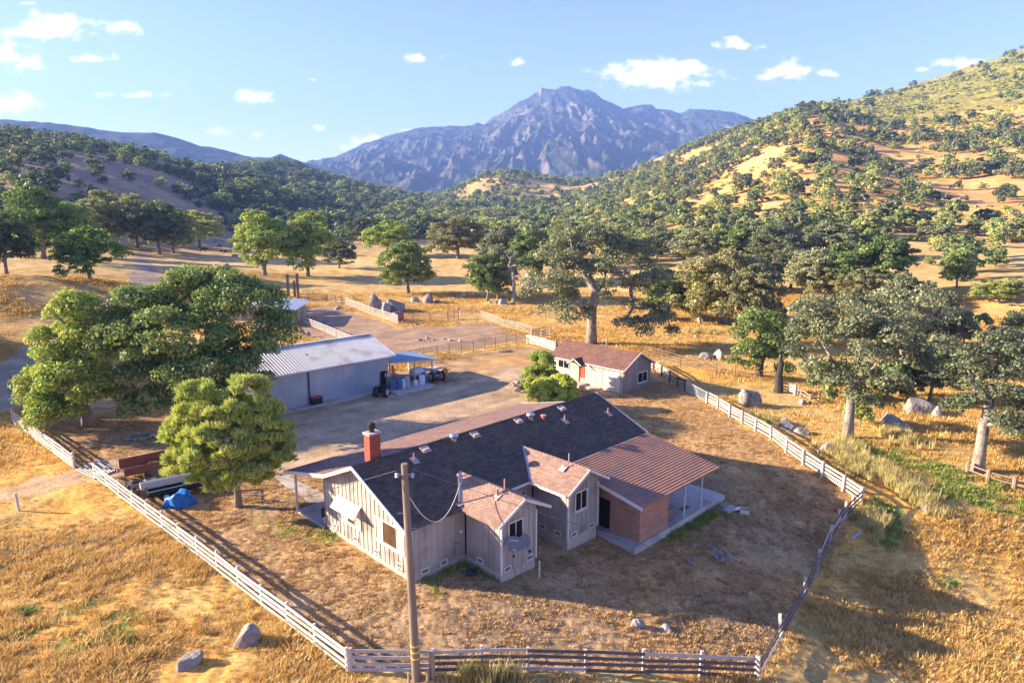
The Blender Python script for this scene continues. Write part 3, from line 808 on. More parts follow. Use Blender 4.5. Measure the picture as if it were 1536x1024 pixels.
# awning
m = MB()
m.poly([(-.04, 4.62, 2.72), (-.75, 4.25, 2.30), (-.75, 6.72, 2.30), (-.04, 7.05, 2.72)], (0, 0, .03))
aw = m.build('awning', M['whitem'], ranch)
for ya_, yb_ in ((4.7, 4.35), (6.9, 6.62)):
    m = MB(); m.beam((-.02, ya_, 1.95), (-.72, yb_, 2.29), .025, .025); m.build('awning_arm', M['galv'], aw)
for s, z in ((7.52, .60), (5.33, .60), (3.25, .60), (1.1, .62)): floor_vent(ranch, 'y', 0.0, s, z, -1)
for s in (.75, 2.0): floor_vent(ranch, 'x', 0.0, s, .47, -1)
for s in (3.93, 5.62): floor_vent(ranch, 'x', -2.87, s, .47, -1)
for s in (9.37, 10.97): floor_vent(ranch, 'x', -2.83, s, .46, -1)
floor_vent(ranch, 'y', 3.53, -1.25, .46, -1)
for s in (-.9, -2.1): floor_vent(ranch, 'y', 8.82, s, .46, -1)
# dark window on the wall between the two cross gables
window(ranch, 'x', 0.0, 7.0, 8.2, 1.2, 2.6, -1, [(0, .5, M['glass']), (.5, 1, M['glass'])])
# chimney
m = MB(); m.box(.62, 1.32, 4.5, 5.05, 4.6, 6.72); ch = m.build('chimney', M['redbrick'], ranch)
m = MB(); m.box(.57, 1.37, 4.45, 5.10, 6.72, 6.82); m.build('cap', M['conc'], ch)
m = MB(); m.lathe([(.15, 6.82), (.15, 7.0), (.22, 7.02), (.22, 7.28), (.15, 7.34), (.02, 7.36)], (.97, 4.78, 0), 10); m.build('flue', M['blackm'], ch)
# vents on the roof
def on_roof(u, v): return (u, -v, RZ - SL * (v + 4.34))
for (u, v) in ((4.0, -3.94), (7.81, -3.88), (11.65, -3.92), (15.87, -3.84)):
    x, y, z = on_roof(u, v); m = MB()
    m.poly([(x - .28, y - .22, z - .06), (x + .28, y - .22, z - .06), (x + .28, y + .22, z + .15), (x - .28, y + .22, z + .15)], (0, 0, .05))
    m.box(x - .2, x + .2, y - .16, y + .16, z - .02, z + .12); m.build('roof_vent', M['pinkmetal'], roof)
for (u, v) in ((6.22, -4.02), (12.71, -3.84)):
    x, y, z = on_roof(u, v); m = MB()
    m.lathe([(.17, z - .1), (.17, z + .16), (.27, z + .18), (.29, z + .30), (.25, z + .38), (.1, z + .42)], (x, y, 0), 16); m.build('turbine_vent', M['galv'], roof)
for (u, v) in ((2.85, -3.52), (15.01, -2.84), (19.1, -2.28)):
    x, y, z = on_roof(u, v); m = MB(); m.tube([(x, y, z - .05), (x, y, z + .42)], .04, 8); m.build('vent_pipe', M['redmetal'], roof)
    m = MB(); m.poly([(x - .2, y - .3, z - .11), (x + .2, y - .3, z - .11), (x + .2, y + .2, z + .11), (x - .2, y + .2, z + .11)], (0, 0, .03)); m.build('vent_flashing', M['pinkmetal'], roof)
x, y, z = on_roof(13.61, -3.52); m = MB(); m.lathe([(.10, z - .1), (.10, z + .18), (.2, z + .22), (.2, z + .28), (.05, z + .3)], (x, y, 0), 10); m.build('vent_pipe', M['redmetal'], roof)
for (bx, by, bz) in ((4.35, -1.75, 4.02), (9.68, -1.75, 4.12)):
    m = MB(); m.tube([(bx, by, bz - .1), (bx, by, bz + .38)], .035, 8); m.build('vent_pipe', M['blackm'] if bx < 5 else M['pinkmetal'], roof)
    m = MB(); m.poly([(bx - .3, by - .2, bz - .115), (bx + .1, by - .2, bz + .085), (bx + .1, by + .2, bz + .085), (bx - .3, by + .2, bz - .115)], (0, 0, .03)); m.build('vent_flashing', M['pinkmetal'], roof)
x, y, z = 4.8, -2.0, 4.25
m = MB(); m.tube([(5.0, -1.6, 4.1), (5.0, -1.6, 4.75)], .04, 8); m.build('vent_pipe', M['redmetal'], roof)
m = MB(); m.tube([(10.4, -1.5, 4.15), (10.4, -1.5, 4.75)], .03, 8); m.build('vent_pipe', M['pinkmetal'], roof)
# service mast
m = MB(); m.tube([(3.15, .0, 3.3), (3.15, .0, 4.98)], .045, 8); mast = m.build('service_mast', M['galv'], ranch)
m = MB(); m.lathe([(.07, 4.95), (.11, 5.0), (.1, 5.1), (.03, 5.16)], (3.15, 0, 0), 10); m.tube([(3.15, -.02, 5.0), (3.0, -.12, 4.75), (3.02, -.1, 4.6)], .015, 5); m.tube([(3.15, -.02, 5.0), (3.3, -.12, 4.75), (3.26, -.1, 4.6)], .015, 5); m.build('weatherhead', M['galv'], mast)
m = MB(); m.box(2.9, 3.4, -.3, .2, 3.43, 3.47); m.build('flashing', M['redmetal'], mast)
m = MB(); m.box(2.72, 2.96, -.16, -.034, .95, 1.3); m.lathe([(.1, -.2), (.1, -.165)], (2.84, 0, 1.15), 12, 'y'); m.build('meter_box', M['greymetal'], ranch)
m = MB(); m.tube([(2.84, -.09, .3), (2.84, -.09, .95)], .03, 6); m.tube([(2.84, -.09, 1.3), (2.84, -.09, 3.2)], .025, 6); m.build('conduit', M['greymetal'], ranch)
m = MB(); m.box(3.08, 3.26, -.12, -.034, 1.8, 1.95); m.lathe([(.05, -.2), (.09, -.1)], (3.17, 0, 1.85), 8, 'y'); m.build('wall_lamp', M['white'], ranch)
# porch
m = MB(); m.box(-.15, 20.0, 8.68, 11.95, -.6, .20); m.build('porch_slab', M['conc'], ranch)
for x in (-.35, 5.2, 10.5, 15.5):
    m = MB(); m.box(x, x + .12, 11.55, 11.67, .20, zr(11.6) - .13); m.build('porch_post', M['white'], ranch)
# patio
m = MB(); m.box(11.75, 22.3, -5.42, -.13, -1.6, -.35); m.build('patio_slab', M['conc'], ranch)
m = MB()
wt_ = lambda y: 3.40 + (y + .30) * .1797 - .115
m.poly([(12.45, -5.25, -.35), (12.45, -3.07, -.35), (12.45, -3.07, 1.62), (12.45, -2.12, 1.62), (12.45, -2.12, -.35), (12.45, -.14, -.35), (12.45, -.14, wt_(-.14)), (12.45, -5.25, wt_(-5.25))], (.22, 0, 0))
m.box(12.673, 15.45, -5.25, -5.03, -.35, wt_(-5.25))
m.build('brick_wall', M['brick'], ranch)
m = MB(); m.box(12.62, 12.66, -3.05, -2.14, -.35, 1.6); m.build('doorway', M['dark'], ranch)  # dark sheet stands for the shade inside the opening
m = MB(); m.box(12.44, 12.67, -5.26, -5.02, -1.6, -.352); m.build('footing', M['found'], ranch)
for x in (17.25, 19.3):
    m = MB(); m.box(x, x + .09, -5.30, -5.21, -.35, wt_(-5.25)); m.build('patio_post', M['white'], ranch)
m = MB(); m.box(18.05, 18.95, -4.75, -4.4, -.348, -.33); m.build('floor_grate', M['blackm'], ranch)

def hw(x, y, z):
    c, s = math.cos(TH), math.sin(TH)
    return Vector((HP.x + c * x - s * y, HP.y + s * x + c * y, z))

# ================================================================== cottage
CP = Vector((11.45, 68.2, 0))
cot = empty('cottage', CP, TH, 'small grey board cottage with brown roof and red front door', 'cottage')
M['shingle_c'] = brickmat('shingles_cottage', (.15, .078, .062), (.215, .115, .09), (.09, .05, .04), .30, .14, .008, 'y', vary=.25)
M['siding2'] = mat('siding_pale', (.60, .52, .41), (.68, .60, .48), scale=1.0, rough=.85, stretch=(1, 1, .2))
M['siding3'] = mat('siding_weathered', (.22, .195, .18), (.34, .305, .28), scale=1.5, rough=.9, stretch=(1, 1, .12), detail=6)
CW, CLn, CR, CE = 4.85, 9.7, 4.02, 2.55
czr = lambda x: CR - (CR - CE) / 2.82 * abs(x - 2.4)
m = MB()
siding(m, 'x', 0.0, 0.0, CW, -.1, lambda s: czr(s) - .13, -1, pts=(CW, 2.4, 0), step=.22)
m.build('wall', M['siding3'], cot)
m = MB(); siding(m, 'x', CLn, 0.0, CW, -.1, lambda s: czr(s) - .13, 1, pts=(CW, 2.4, 0), step=.3)
m.build('wall', M['siding3'], cot)
m = MB()
siding(m, 'y', 0.0, .121, CLn - .121, .35, lambda s: czr(0) - .15, -1, step=.34)
m.build('wall', M['siding2'], cot)
m = MB(); siding(m, 'y', CW, .121, CLn - .121, -.1, lambda s: czr(CW) - .15, 1, step=.34)
m.build('wall', M['siding2'], cot)
m = MB(); m.box(-.06, .02, 2.7, CLn, -.3, .75); m.box(-.03, .05, .13, .35, -.2, 2.2); m.build('foundation', M['found'], cot)
m = MB()
m.roof((-.42, CLn + .35, CE), (-.42, -.33, CE), (2.4, -.33, CR), (2.4, CLn + .35, CR), 18, .012, .1)
m.roof((5.2, -.33, czr(5.2)), (5.2, CLn + .35, czr(5.2)), (2.402, CLn + .35, CR), (2.402, -.33, CR), 18, .012, .1)
cr = m.build('roof', M['shingle_c'], cot)
m = MB(); m.lathe([(.11, 3.6), (.11, 4.5), (.16, 4.52), (.14, 4.66), (.02, 4.7)], (2.9, 4.5, 0), 10); m.build('flue', M['galv'], cr)
barge_root = cot
barge((-.44, -.36, CE - .05), (2.4, -.36, CR - .05), .15); barge((2.4, -.36, CR - .05), (5.22, -.36, czr(5.2) - .05), .15)
barge((-.45, -.3, CE - .06), (-.45, 4.75, CE - .06), .12); barge((-.45, 6.95, CE - .06), (-.45, CLn + .35, CE - .06), .12)
# entrance gable
gx0, gy, gz = -1.0, 5.85, 2.95
barge((gx0 - .02, gy, gz - .05), (gx0 - .02, gy - .98, gz - .62), .11); barge((gx0 - .02, gy, gz - .05), (gx0 - .02, gy + .98, gz - .62), .11)
for sg in (-1, 1):
    m = MB(); m.beam((gx0 + .1, gy + sg * .85, 2.3), (0, gy + sg * .85, 1.75), .05, .05); m.build('bracket', M['white'], cot)
m = MB()
for sg in (-1, 1):
    m.roof((gx0, gy + sg * 1.0, gz - .6), (.3, gy + sg * 1.0, gz - .6), (.9, gy, gz), (gx0, gy, gz), 5, .012, .06)
m.build('porch_roof', M['shingle_x'], cot)
m = MB(); m.box(-.05, -.0, 5.12, 5.75, .35, 2.05); d = m.build('door', M['reddoor'], cot)
m = MB(); m.box(-.075, -.052, 5.2, 5.26, 1.1, 1.2); m.build('handle', M['galv'], d)
m = MB(); m.box(-.13, .0, 5.78, 5.9, .35, 2.2); m.build('door_trim', M['reddoor'], cot)
window(cot, 'y', 0.0, 7.35, 8.85, 1.45, 2.2, -1, [(0, .5, M['glass']), (.5, 1, M['glass'])], fw=.06, sill=False)
window(cot, 'x', 0.0, 2.45, 4.1, .75, 1.75, -1, [(0, .5, M['glass']), (.5, 1, M['glass'])], fw=.09)
m = MB()
for k in range(4):
    m.box(-.09, -.035, .42 + k * .555, .42 + k * .555 + .53, .02, 2.12)
m.build('garage_door', M['siding2'], cot)
m = MB(); m.box(-.04, .0, 2.64, 2.72, 0, 2.15); m.build('door_gap_shade', M['dark'], cot)  # black strip painted in as the shade of the gap
m = MB(); m.box(-1.6, -.07, 4.6, 7.1, -.2, .33); m.box(-1.1, -.07, 2.8, 4.5, -.2, .15); m.build('front_step', M['found'], cot)

def cw(x, y, z=0):
    c, s = math.cos(TH), math.sin(TH)
    return Vector((CP.x + c * x - s * y, CP.y + s * x + c * y, z))

# ================================================================== barn
BP = Vector((-21.33, 62.71, 0))
barn = empty('barn', BP, R(43.3), 'long corrugated metal barn with pale ribbed roof beside the dirt drive', 'barn')
M['tinwall'] = mat('tin_wall', (.36, .40, .45), (.52, .54, .55), scale=.9, rough=.5, metal=.35, stretch=(1, 1, .12), detail=6, c3=(.30, .38, .47), s3=.22)
M['tinroof'] = mat('tin_roof', (.58, .56, .54), (.68, .65, .62), scale=.8, rough=.5, metal=.05, c3=(.44, .41, .37), s3=.5)
M['bluetin'] = mat('blue_tin', (.13, .20, .30), (.18, .26, .37), scale=.7, rough=.5, metal=.2)
def ribbed(m, s0, s1, f, z0, z1, step=.16, amp=.022):
    """corrugated sheet: f(s, off, z) -> point"""
    n = int((s1 - s0) / (step / 2)); b = len(m.V)
    for i in range(n + 1):
        s = s0 + (s1 - s0) * i / n; o = amp if i % 2 else -amp
        m.V.append(f(s, o, z0)); m.V.append(f(s, o, z1))
    for i in range(n):
        m.F.append((b + 2 * i, b + 2 * i + 2, b + 2 * i + 3, b + 2 * i + 1))
BL0, BL1, BD, BE, BRZ = -5.0, 11.35, 9.4, 3.58, 5.12
m = MB()
ribbed(m, BL0, 10.30, lambda s, o, z: (s, -o, z), -.1, BE)
ribbed(m, 11.15, BL1, lambda s, o, z: (s, -o, z), -.1, BE)
ribbed(m, 10.30, 11.15, lambda s, o, z: (s, -o, z), 2.0, BE)
ribbed(m, BL0, BL1, lambda s, o, z: (s, BD + o, z), -.1, BE)
for X in (BL0, BL1):
    b0 = len(m.V); n = 80
    for i in range(n + 1):
        y = BD * i / n; o = .022 if i % 2 else -.022
        m.V.append((X + o, y, -.1)); m.V.append((X + o, y, BE + (BRZ - BE) * (1 - abs(y - BD / 2) / (BD / 2)) - .06))
    for i in range(n): m.F.append((b0 + 2 * i, b0 + 2 * i + 2, b0 + 2 * i + 3, b0 + 2 * i + 1))
m.build('wall', M['tinwall'], barn)
m = MB()
for (y0, z0, y1, z1) in ((-.38, BE - .06, BD / 2, BRZ), (BD + .38, BE - .06, BD / 2, BRZ)):
    b0 = len(m.V); x = BL0 - .5; i = 0
    while x < BL1 + .75:
        for (dx, dz) in ((0, 0), (.20, 0), (.235, .045), (.275, .045), (.31, 0)):
            m.V.append((x + dx, y0, z0 + dz)); m.V.append((x + dx, y1, z1 + dz))
        x += .62 / 2; i += 5
    n = (len(m.V) - b0) // 2
    for i in range(n - 1): m.F.append((b0 + 2 * i, b0 + 2 * i + 2, b0 + 2 * i + 3, b0 + 2 * i + 1))
m.beam((BL0 - .5, BD / 2, BRZ + .03), (BL1 + .75, BD / 2, BRZ + .03), .35, .05)
m.beam((BL0 - .5, -.38, BE - .12), (BL1 + .75, -.38, BE - .12), .05, .1)
broof = m.build('roof', M['tinroof'], barn)
m = MB(); m.box(3.3, 3.55, 2.2, 2.3, 4.45, 4.55); m.build('vent_pipe', M['blackm'], broof)
m = MB(); m.box(10.34, 11.12, .25, .3, -.05, 1.95); m.build('doorway', M['dark'], barn)  # black sheet stands for the barn's unlit inside
m = MB(); m.box(10.22, 10.30, -.07, .1, -.05, 2.05); m.box(11.14, 11.22, -.07, .1, -.05, 2.05); m.box(10.22, 11.22, -.072, .1, 2.05, 2.13); m.build('door_frame', M['galv'], barn)
m = MB(); m.box(2.3, 7.4, -.16, -.06, 3.32, 3.42); m.box(2.22, 2.29, -.1, -.025, .0, 3.5); m.build('door_track', M['blackm'], barn)
m = MB()
ribbed(m, 2.4, 7.2, lambda s, o, z: (s, -.11 - o * .8, z), .05, 3.3)
m.build('sliding_door', M['tinwall'], barn)
m = MB(); m.box(BL0, 10.4, -.95, -.03, -.3, .15); m.box(10.402, 15.3, -3.1, 5.2, -.3, .17); m.build('slab', M['conc'], barn)
m = MB(); ribbed(m, 0, 6.7, lambda s, o, z: (11.42 + s, z, 2.78 - s * .085 + o * .6), -.25, 5.2, step=.22); cano = m.build('canopy', M['bluetin'], barn)
m = MB(); m.beam((11.45, -.2, 2.70), (18.1, -.2, 2.14), .08, .12); m.beam((11.45, 5.1, 2.70), (18.1, 5.1, 2.14), .08, .12); m.build('canopy_beam', M['galv'], cano)
for (x, y) in ((14.66, -.12), (17.0, -.12), (12.2, 5.0), (14.8, 5.0), (17.4, 5.0)):
    m = MB(); m.box(x - .06, x + .06, y - .06, y + .06, .05, 2.70 - (x - 11.42) * .085); m.build('canopy_post', M['siding2'], barn)
def bw(x, y, z=0):
    c, s = math.cos(R(43.3)), math.sin(R(43.3))
    return Vector((BP.x + c * x - s * y, BP.y + s * x + c * y, z))

# ================================================================== corral shelter
sA = at(440, 487); sB = at(457.5, 474)
ang = math.atan2(sB.y - sA.y, sB.x - sA.x)
sh = empty('livestock_shelter', sA, ang, 'open pole shelter with pale tin roof beside the corral', 'shelter')
M['palet'] = mat('pale_tin', (.50, .56, .62), (.60, .65, .68), scale=.6, rough=.5, metal=.3)
dl = (sB - sA).length
m = MB(); ribbed(m, -1.0, dl + 1.2, lambda s, o, z: (s, z, 2.55 + .13 * (z + .8) + o), -.8, 5.5, step=.3, amp=.03)
ribbed(m, -1.0, dl + 1.2, lambda s, o, z: (s, z, 3.37 - .16 * (z - 5.5) + o), 5.5, 10, step=.3, amp=.03)
m.build('roof', M['palet'], sh)
for x in (0, dl * .5, dl):
    for y in (0, 5.5, 9.6):
        m = MB(); m.box(x - .12, x + .12, y - .12, y + .12, -.2, 2.6 + (.1 * (y + .8) if y < 6 else .1)); m.build('post', M['white'], sh)
m = MB()
for z in (.4, .8, 1.2): m.beam((.02, .1, z), (.02, 9.5, z), .05, .14)
m.build('rail', M['siding3'], sh)
# ================================================================== fences
M['wboard'] = mat('white_board', (.60, .56, .49), (.44, .40, .35), scale=2.2, rough=.7, stretch=(1, 1, 3), detail=6)
M['wboard2'] = mat('weathered_board', (.50, .47, .46), (.36, .34, .34), scale=3.0, rough=.85, detail=7)
M['wboard3'] = mat('grey_cream_board', (.46, .42, .36), (.33, .30, .26), scale=3.0, rough=.85, detail=7)
M['dboard'] = mat('dark_board', (.085, .075, .075), (.15, .13, .125), scale=4.0, rough=.9, detail=7)
M['post'] = mat('white_post', (.60, .56, .52), (.44, .40, .37), scale=5, rough=.8)
M['wood'] = mat('raw_wood', (.26, .19, .13), (.36, .28, .20), scale=6, rough=.9, stretch=(1, 1, .15), detail=6)
M['pipe'] = mat('rust_pipe', (.16, .11, .095), (.24, .16, .13), scale=5, rough=.7)
M['ltpipe'] = mat('pale_pipe', (.55, .52, .48), (.42, .39, .36), scale=5, rough=.6)
M['redpipe'] = mat('red_pipe', (.30, .13, .13), (.36, .18, .17), scale=5, rough=.7)
M['gate'] = mat('gate_steel', (.55, .60, .62), (.45, .50, .52), scale=4, rough=.4, metal=.4)

def resample(P, step):
    P = [Vector(p) for p in P]; out = [P[0]]
    for a, b in zip(P[:-1], P[1:]):
        n = max(1, round((b - a).length / step))
        for i in range(1, n + 1): out.append(a.lerp(b, i / n))
    return out

def ground_pt(p): return Vector((p[0], p[1], zg(p[0], p[1])))

def board_fence(name, label, pix, ph, rails, bw_, bt, side, step=2.4, pmat='post', rmat=lambda i, k: 'wboard', lean=.0, pw=.12, cat='fence', group=None, world=None, seed=1, ext=0.0):
    """posts and separate boards; side = +1 boards on the left of travel"""
    rg = np.random.default_rng(seed)
    P = world if world else [at(*q) for q in pix]
    P = [ground_pt(p) for p in resample(P, step)] if step else [ground_pt(p) for p in P]
    o = P[0].copy(); root = empty(name, o, 0, label, cat, group)
    for i, p in enumerate(P):
        d = (P[min(i + 1, len(P) - 1)] - P[max(i - 1, 0)]).normalized()
        q = p - o; hh = ph * (1 + rg.uniform(-.06, .06))
        tip = q + Vector((rg.normal(0, lean), rg.normal(0, lean), hh))
        m = MB(); m.beam(q - Vector((0, 0, .3)), tip, pw, pw, d); m.build('post', M[pmat], root)
    for i in range(len(P) - 1):
        a, b = P[i] - o, P[i + 1] - o; d = (b - a).normalized(); nrm = Vector((-d.y, d.x, 0)) * side * (pw / 2 + bt / 2 + .004)
        for k, z in enumerate(rails):
            m = MB(); ja, jb = rg.normal(0, .022), rg.normal(0, .022)
            m.beam(a + nrm + d * (-ext if i == 0 else .004) + Vector((0, 0, z + ja)), b + nrm + d * (ext if i == len(P) - 2 else -.004) + Vector((0, 0, z + jb)), bt, bw_)
            m.build('rail', M[rmat(i, k)], root)
    return root

def pipe_fence(name, label, P, ph, rails, r, pmat='pipe', cat='fence', group=None, pr=None, rmat=None):
    P = [ground_pt(p) for p in P]; o = P[0].copy(); root = empty(name, o, 0, label, cat, group)
    for p in P:
        q = p - o; m = MB(); m.tube([q - Vector((0, 0, .2)), q + Vector((0, 0, ph))], pr or r * 1.6, 6); m.build('post', M[pmat], root)
    for z in rails:
        m = MB(); m.tube([p - o + Vector((0, 0, z)) for p in P], r, 5); m.build('rail', M[rmat or pmat], root)
    return root

rgB = np.random.default_rng(77)
mixw = lambda i, k: ('wboard', 'wboard', 'wboard3', 'wboard3', 'wboard2')[int(rgB.integers(0, 5))] if rgB.random() < .6 else 'wboard'
R4 = [.20, .48, .76, 1.04]
rgF = np.random.default_rng(5)
colF = {}
def front_col(i, k):
    if (i, k) not in colF: colF[(i, k)] = 'wboard2' if (i == 0 or rgF.random() < .2) else 'dboard'
    if i in (1,) and k == 3: return 'wboard2'
    return colF[(i, k)]
board_fence('board_fence', 'white board fence running beside the dry golden field to the corner post', [(143, 716), (522, 1006)], 1.16, R4, .15, .03, -1, step=2.45, seed=3, rmat=mixw, lean=.02)
board_fence('board_fence', 'short white board fence under the big oak left of the cattle guard', [(20, 634), (112, 703)], 1.25, [.18, .42, .66, .9, 1.14], .14, .03, -1, step=2.5, seed=4, rmat=mixw)
FR = [at(x, y) for x, y in ((526, 1008), (651, 1009), (722, 1006), (792, 1006), (879, 1008), (965, 1011), (1050, 1013), (1134, 1017))]
board_fence('board_fence', 'weathered dark and grey board fence running behind the utility pole', None, 1.18, R4, .15, .03, 1 * -1, step=None, rmat=front_col, seed=6, world=FR, lean=.02)
SD = [at(x, y) for x, y in ((1137, 1018), (1172, 954), (1205, 896), (1226, 852), (1243, 812), (1258, 790), (1268, 778), (1280, 766), (1290, 757))]
board_fence('board_fence', 'dark board fence with white leaning posts on the right side of the yard', None, 1.2, [.35, .7, 1.02], .14, .03, -1, step=None, rmat=lambda i, k: 'dboard' if (i + k) % 5 else 'wboard2', seed=8, world=SD, lean=.07, pw=.14)
BK = [at(x, y) for x, y in ((1291, 756), (1264, 737), (1232.5, 716), (1204.4, 697.5), (1178.6, 678.8), (1155.6, 660), (1132.5, 646.7), (1113, 636), (1094, 626), (1076, 613.8), (1060, 605))]
board_fence('board_fence', 'long white board fence with square posts between the yard and the boulders', None, 1.22, [.24, .52, .80, 1.08], .15, .03, -1, step=None, seed=9, world=BK, pw=.16, lean=.02, rmat=mixw)
BK2 = [at(x, y) for x, y in ((1027, 586), (1016, 580.5), (1004, 573), (992, 564), (980, 556), (968, 549))]
board_fence('board_fence', 'dark board fence with one pale end post beside the cottage gable', None, 1.2, [.3, .6, .9, 1.1], .13, .03, -1, step=None, seed=10, world=BK2, pw=.16, pmat='dboard', rmat=lambda i, k: 'dboard' if i < 2 else 'wboard2')
# steel gate between them
g0, g1 = at(1029, 587.5), at(1059, 604.5)
gt = empty('steel_gate', g0, 0, 'pale blue grey tubular farm gate with a crossed brace in the white fence', 'gate')
dv = g1 - g0; m = MB()
for z in (.22, 1.12): m.tube([(0, 0, z), dv + Vector((0, 0, z))], .035, 6)
for t_ in (0.01, .99): m.tube([dv * t_ + Vector((0, 0, .22)), dv * t_ + Vector((0, 0, 1.12))], .035, 6)
m.build('frame', M['gate'], gt)
for z in (.4, .58, .76, .94):
    m = MB(); m.tube([(0, 0, z), dv + Vector((0, 0, z))], .02, 5); m.build('rail', M['gate'], gt)
m = MB(); m.tube([dv * .45 + Vector((0, 0, .22)), dv * .62 + Vector((0, 0, 1.12))], .025, 5); m.tube([dv * .62 + Vector((0, 0, .22)), dv * .45 + Vector((0, 0, 1.12))], .025, 5); m.build('brace', M['gate'], gt)

P5 = [.25, .55, .85, 1.15, 1.42]
pipe_fence('pipe_fence', 'dark pipe fence crossing the pasture behind the cottage and boulders', [at(x, y) for x, y in ((962, 532), (994, 541), (1020, 549), (1046, 556), (1074, 561), (1102, 566), (1133, 572), (1163, 576))], 1.35, [.5, .9, 1.3], .035)
pipe_fence('pipe_fence', 'long rusty pipe fence along the near side of the corral', [at(x, y) for x, y in ((598, 547), (617, 543), (636, 538.5), (655.6, 534.8), (674, 531.7), (692, 530), (710, 527), (727.5, 524), (743, 522), (759.5, 518.5), (774, 516.5), (790, 515))], 1.5, P5, .033, pr=.05)
pipe_fence('pipe_fence', 'rusty pipe fence on the far left edge of the corral beside three dark posts', [at(x, y) for x, y in ((447, 451), (463, 451.5), (490.6, 452.5), (503.6, 455), (512.5, 457))], 1.6, P5, .045)
pipe_fence('pipe_fence', 'pale pipe fence curving round the boulder pile by the corral', [at(x, y) for x, y in ((517, 457), (530, 462), (545, 468), (560, 474), (576, 479), (597, 486))], 1.5, P5, .05, 'ltpipe')
pipe_fence('pipe_fence', 'rusty pipe fence on the back edge of the corral below the boulders', [at(x, y) for x, y in ((597, 486), (620, 485), (645, 482.5), (671, 479))], 1.5, P5, .045, 'redpipe')
pipe_fence('pipe_gate', 'pale pipe gate in the back corner of the corral', [at(x, y) for x, y in ((690, 477), (711, 475))], 1.4, [.3, .6, .9, 1.3], .05, 'ltpipe', cat='gate')
pipe_fence('pipe_gate', 'dark red gate panel in the back fence of the corral', [at(x, y) for x, y in ((672, 479.5), (681, 478.5), (688, 478))], 2.0, [.2, .4, .6, .8, 1.0, 1.2, 1.4, 1.6], .045, 'redpipe', cat='gate')
pipe_fence('pipe_fence', 'pale pipe fence through dry grass right of the corral', [at(x, y) for x, y in ((722, 478), (738, 484), (755, 492), (776, 497), (798, 503))], 1.4, [.35, .7, 1.05, 1.35], .04, 'ltpipe')
pipe_fence('pipe_fence', 'pinkish rail fence running from the shelter towards the barn roof', [at(x, y) for x, y in ((453, 485), (470, 492), (487, 499), (505, 507), (530, 518))], 1.3, [.3, .6, .9, 1.2], .06, 'redpipe', rmat='post')
pipe_fence('pipe_fence', 'dark red pipe fence glimpsed above the left oak', [at(x, y) for x, y in ((144, 462), (158, 468), (172, 474), (200, 482))], 1.6, [.4, .8, 1.2, 1.55], .06, 'redpipe')
for i, (x, y, h, lab) in enumerate(((433, 446, 4.6, 'tall dark post leftmost of three standing behind the shelter'), (442.5, 447, 3.4, 'shortest dark post in the middle of three behind the shelter'), (447.5, 446.5, 4.8, 'tallest dark post beside the shelter and pipe fence'))):
    p = at(x, y); m = MB(); m.beam((0, 0, -.3), (0, 0, h), .42, .42); m.lathe([(.24, h - .02), (.24, h + .05), (.05, h + .09)], n=8); o = m.build('wooden_post', M['pipe']); o.location = p; tag(o, lab, 'post', 'dark posts behind the shelter')
# white corral corner
CO = [at(x, y) for x, y in ((791, 516), (806, 519), (820, 523), (834, 528))]
board_fence('board_fence', 'white board fence with round dark posts left of the cottage', None, 1.5, [.3, .62, .94, 1.26], .2, .05, -1, step=None, seed=12, world=CO, pw=.24, pmat='wood')
pipe_fence('board_gate', 'white slatted gate standing open at the corral corner', [at(x, y) for x, y in ((797, 512), (812, 508.5), (825, 505.5))], 1.6, [.4, .8, 1.2, 1.6], .07, 'post', cat='gate')
board_fence('board_fence', 'broken white rail fence beside the black trunk under the right oaks', [(1172, 587), (1192, 593)], 1.1, [.3, .6, .9], .15, .04, 1, step=2.6, seed=14, pw=.2, ext=.3)
a0 = [at(x, y) for x, y in ((1201, 596), (1215, 605), (1228, 602))]
pipe_fence('rail_fence', 'fallen split rail fence among boulders under the right oaks', a0, .9, [.45, .8], .06, 'wood', pr=.12)
pipe_fence('rail_fence', 'rustic split rail fence behind the rightmost oak trunk', [at(x, y) for x, y in ((1450, 710), (1481, 722), (1520, 733), (1580, 750))], .95, [.35, .75], .055, 'wood', pr=.13)
# cattle guard across the drive
q0, q1, q2, q3 = at(114, 705), at(143, 719), at(176, 706), at(146, 690)
cg = empty('cattle_guard', q0, 0, 'white barred cattle guard laid across the dirt drive in the fence gap', 'cattle guard')
for i in range(10):
    t_ = i / 9; a1 = (q0 - q0).lerp(q3 - q0, t_); b1 = (q1 - q0).lerp(q2 - q0, t_)
    m = MB(); m.beam(a1 + Vector((0, 0, .09)), b1 + Vector((0, 0, .09)), .07, .07); m.build('bar', M['wboard'], cg)
m = MB()
c0 = [Vector((v.x - q0.x, v.y - q0.y, .0)) for v in (q0, q1, q2, q3)]
m.add(c0 + [v + Vector((0, 0, .018)) for v in c0], [(4, 5, 6, 7), (0, 1, 5, 4), (1, 2, 6, 5), (2, 3, 7, 6), (3, 0, 4, 7)]); m.build('pit_shade', M['dark'], cg)  # thin dark slab on the ground stands for shade below the bars
wq = [at(144, 716), at(176, 708)]
m = MB(); a1, b1 = wq[0] - q0, wq[1] - q0
m.tube([a1, a1 + Vector((0, 0, 1.1)), b1 + Vector((0, 0, 1.1)), b1], .04, 6); m.tube([a1 + Vector((0, 0, .55)), b1 + Vector((0, 0, .55))], .03, 6); m.tube([a1, b1 + Vector((0, 0, 1.1))], .03, 6)
m.build('wing', M['post'], cg)
p = at(29, 766); m = MB(); m.tube([(0, 0, -.2), (-.08, 0, 1.22)], [.085, .075], 9); o = m.build('wooden_post', M['post']); o.location = p; tag(o, 'lone pale post standing in dry grass at the left edge', 'post')
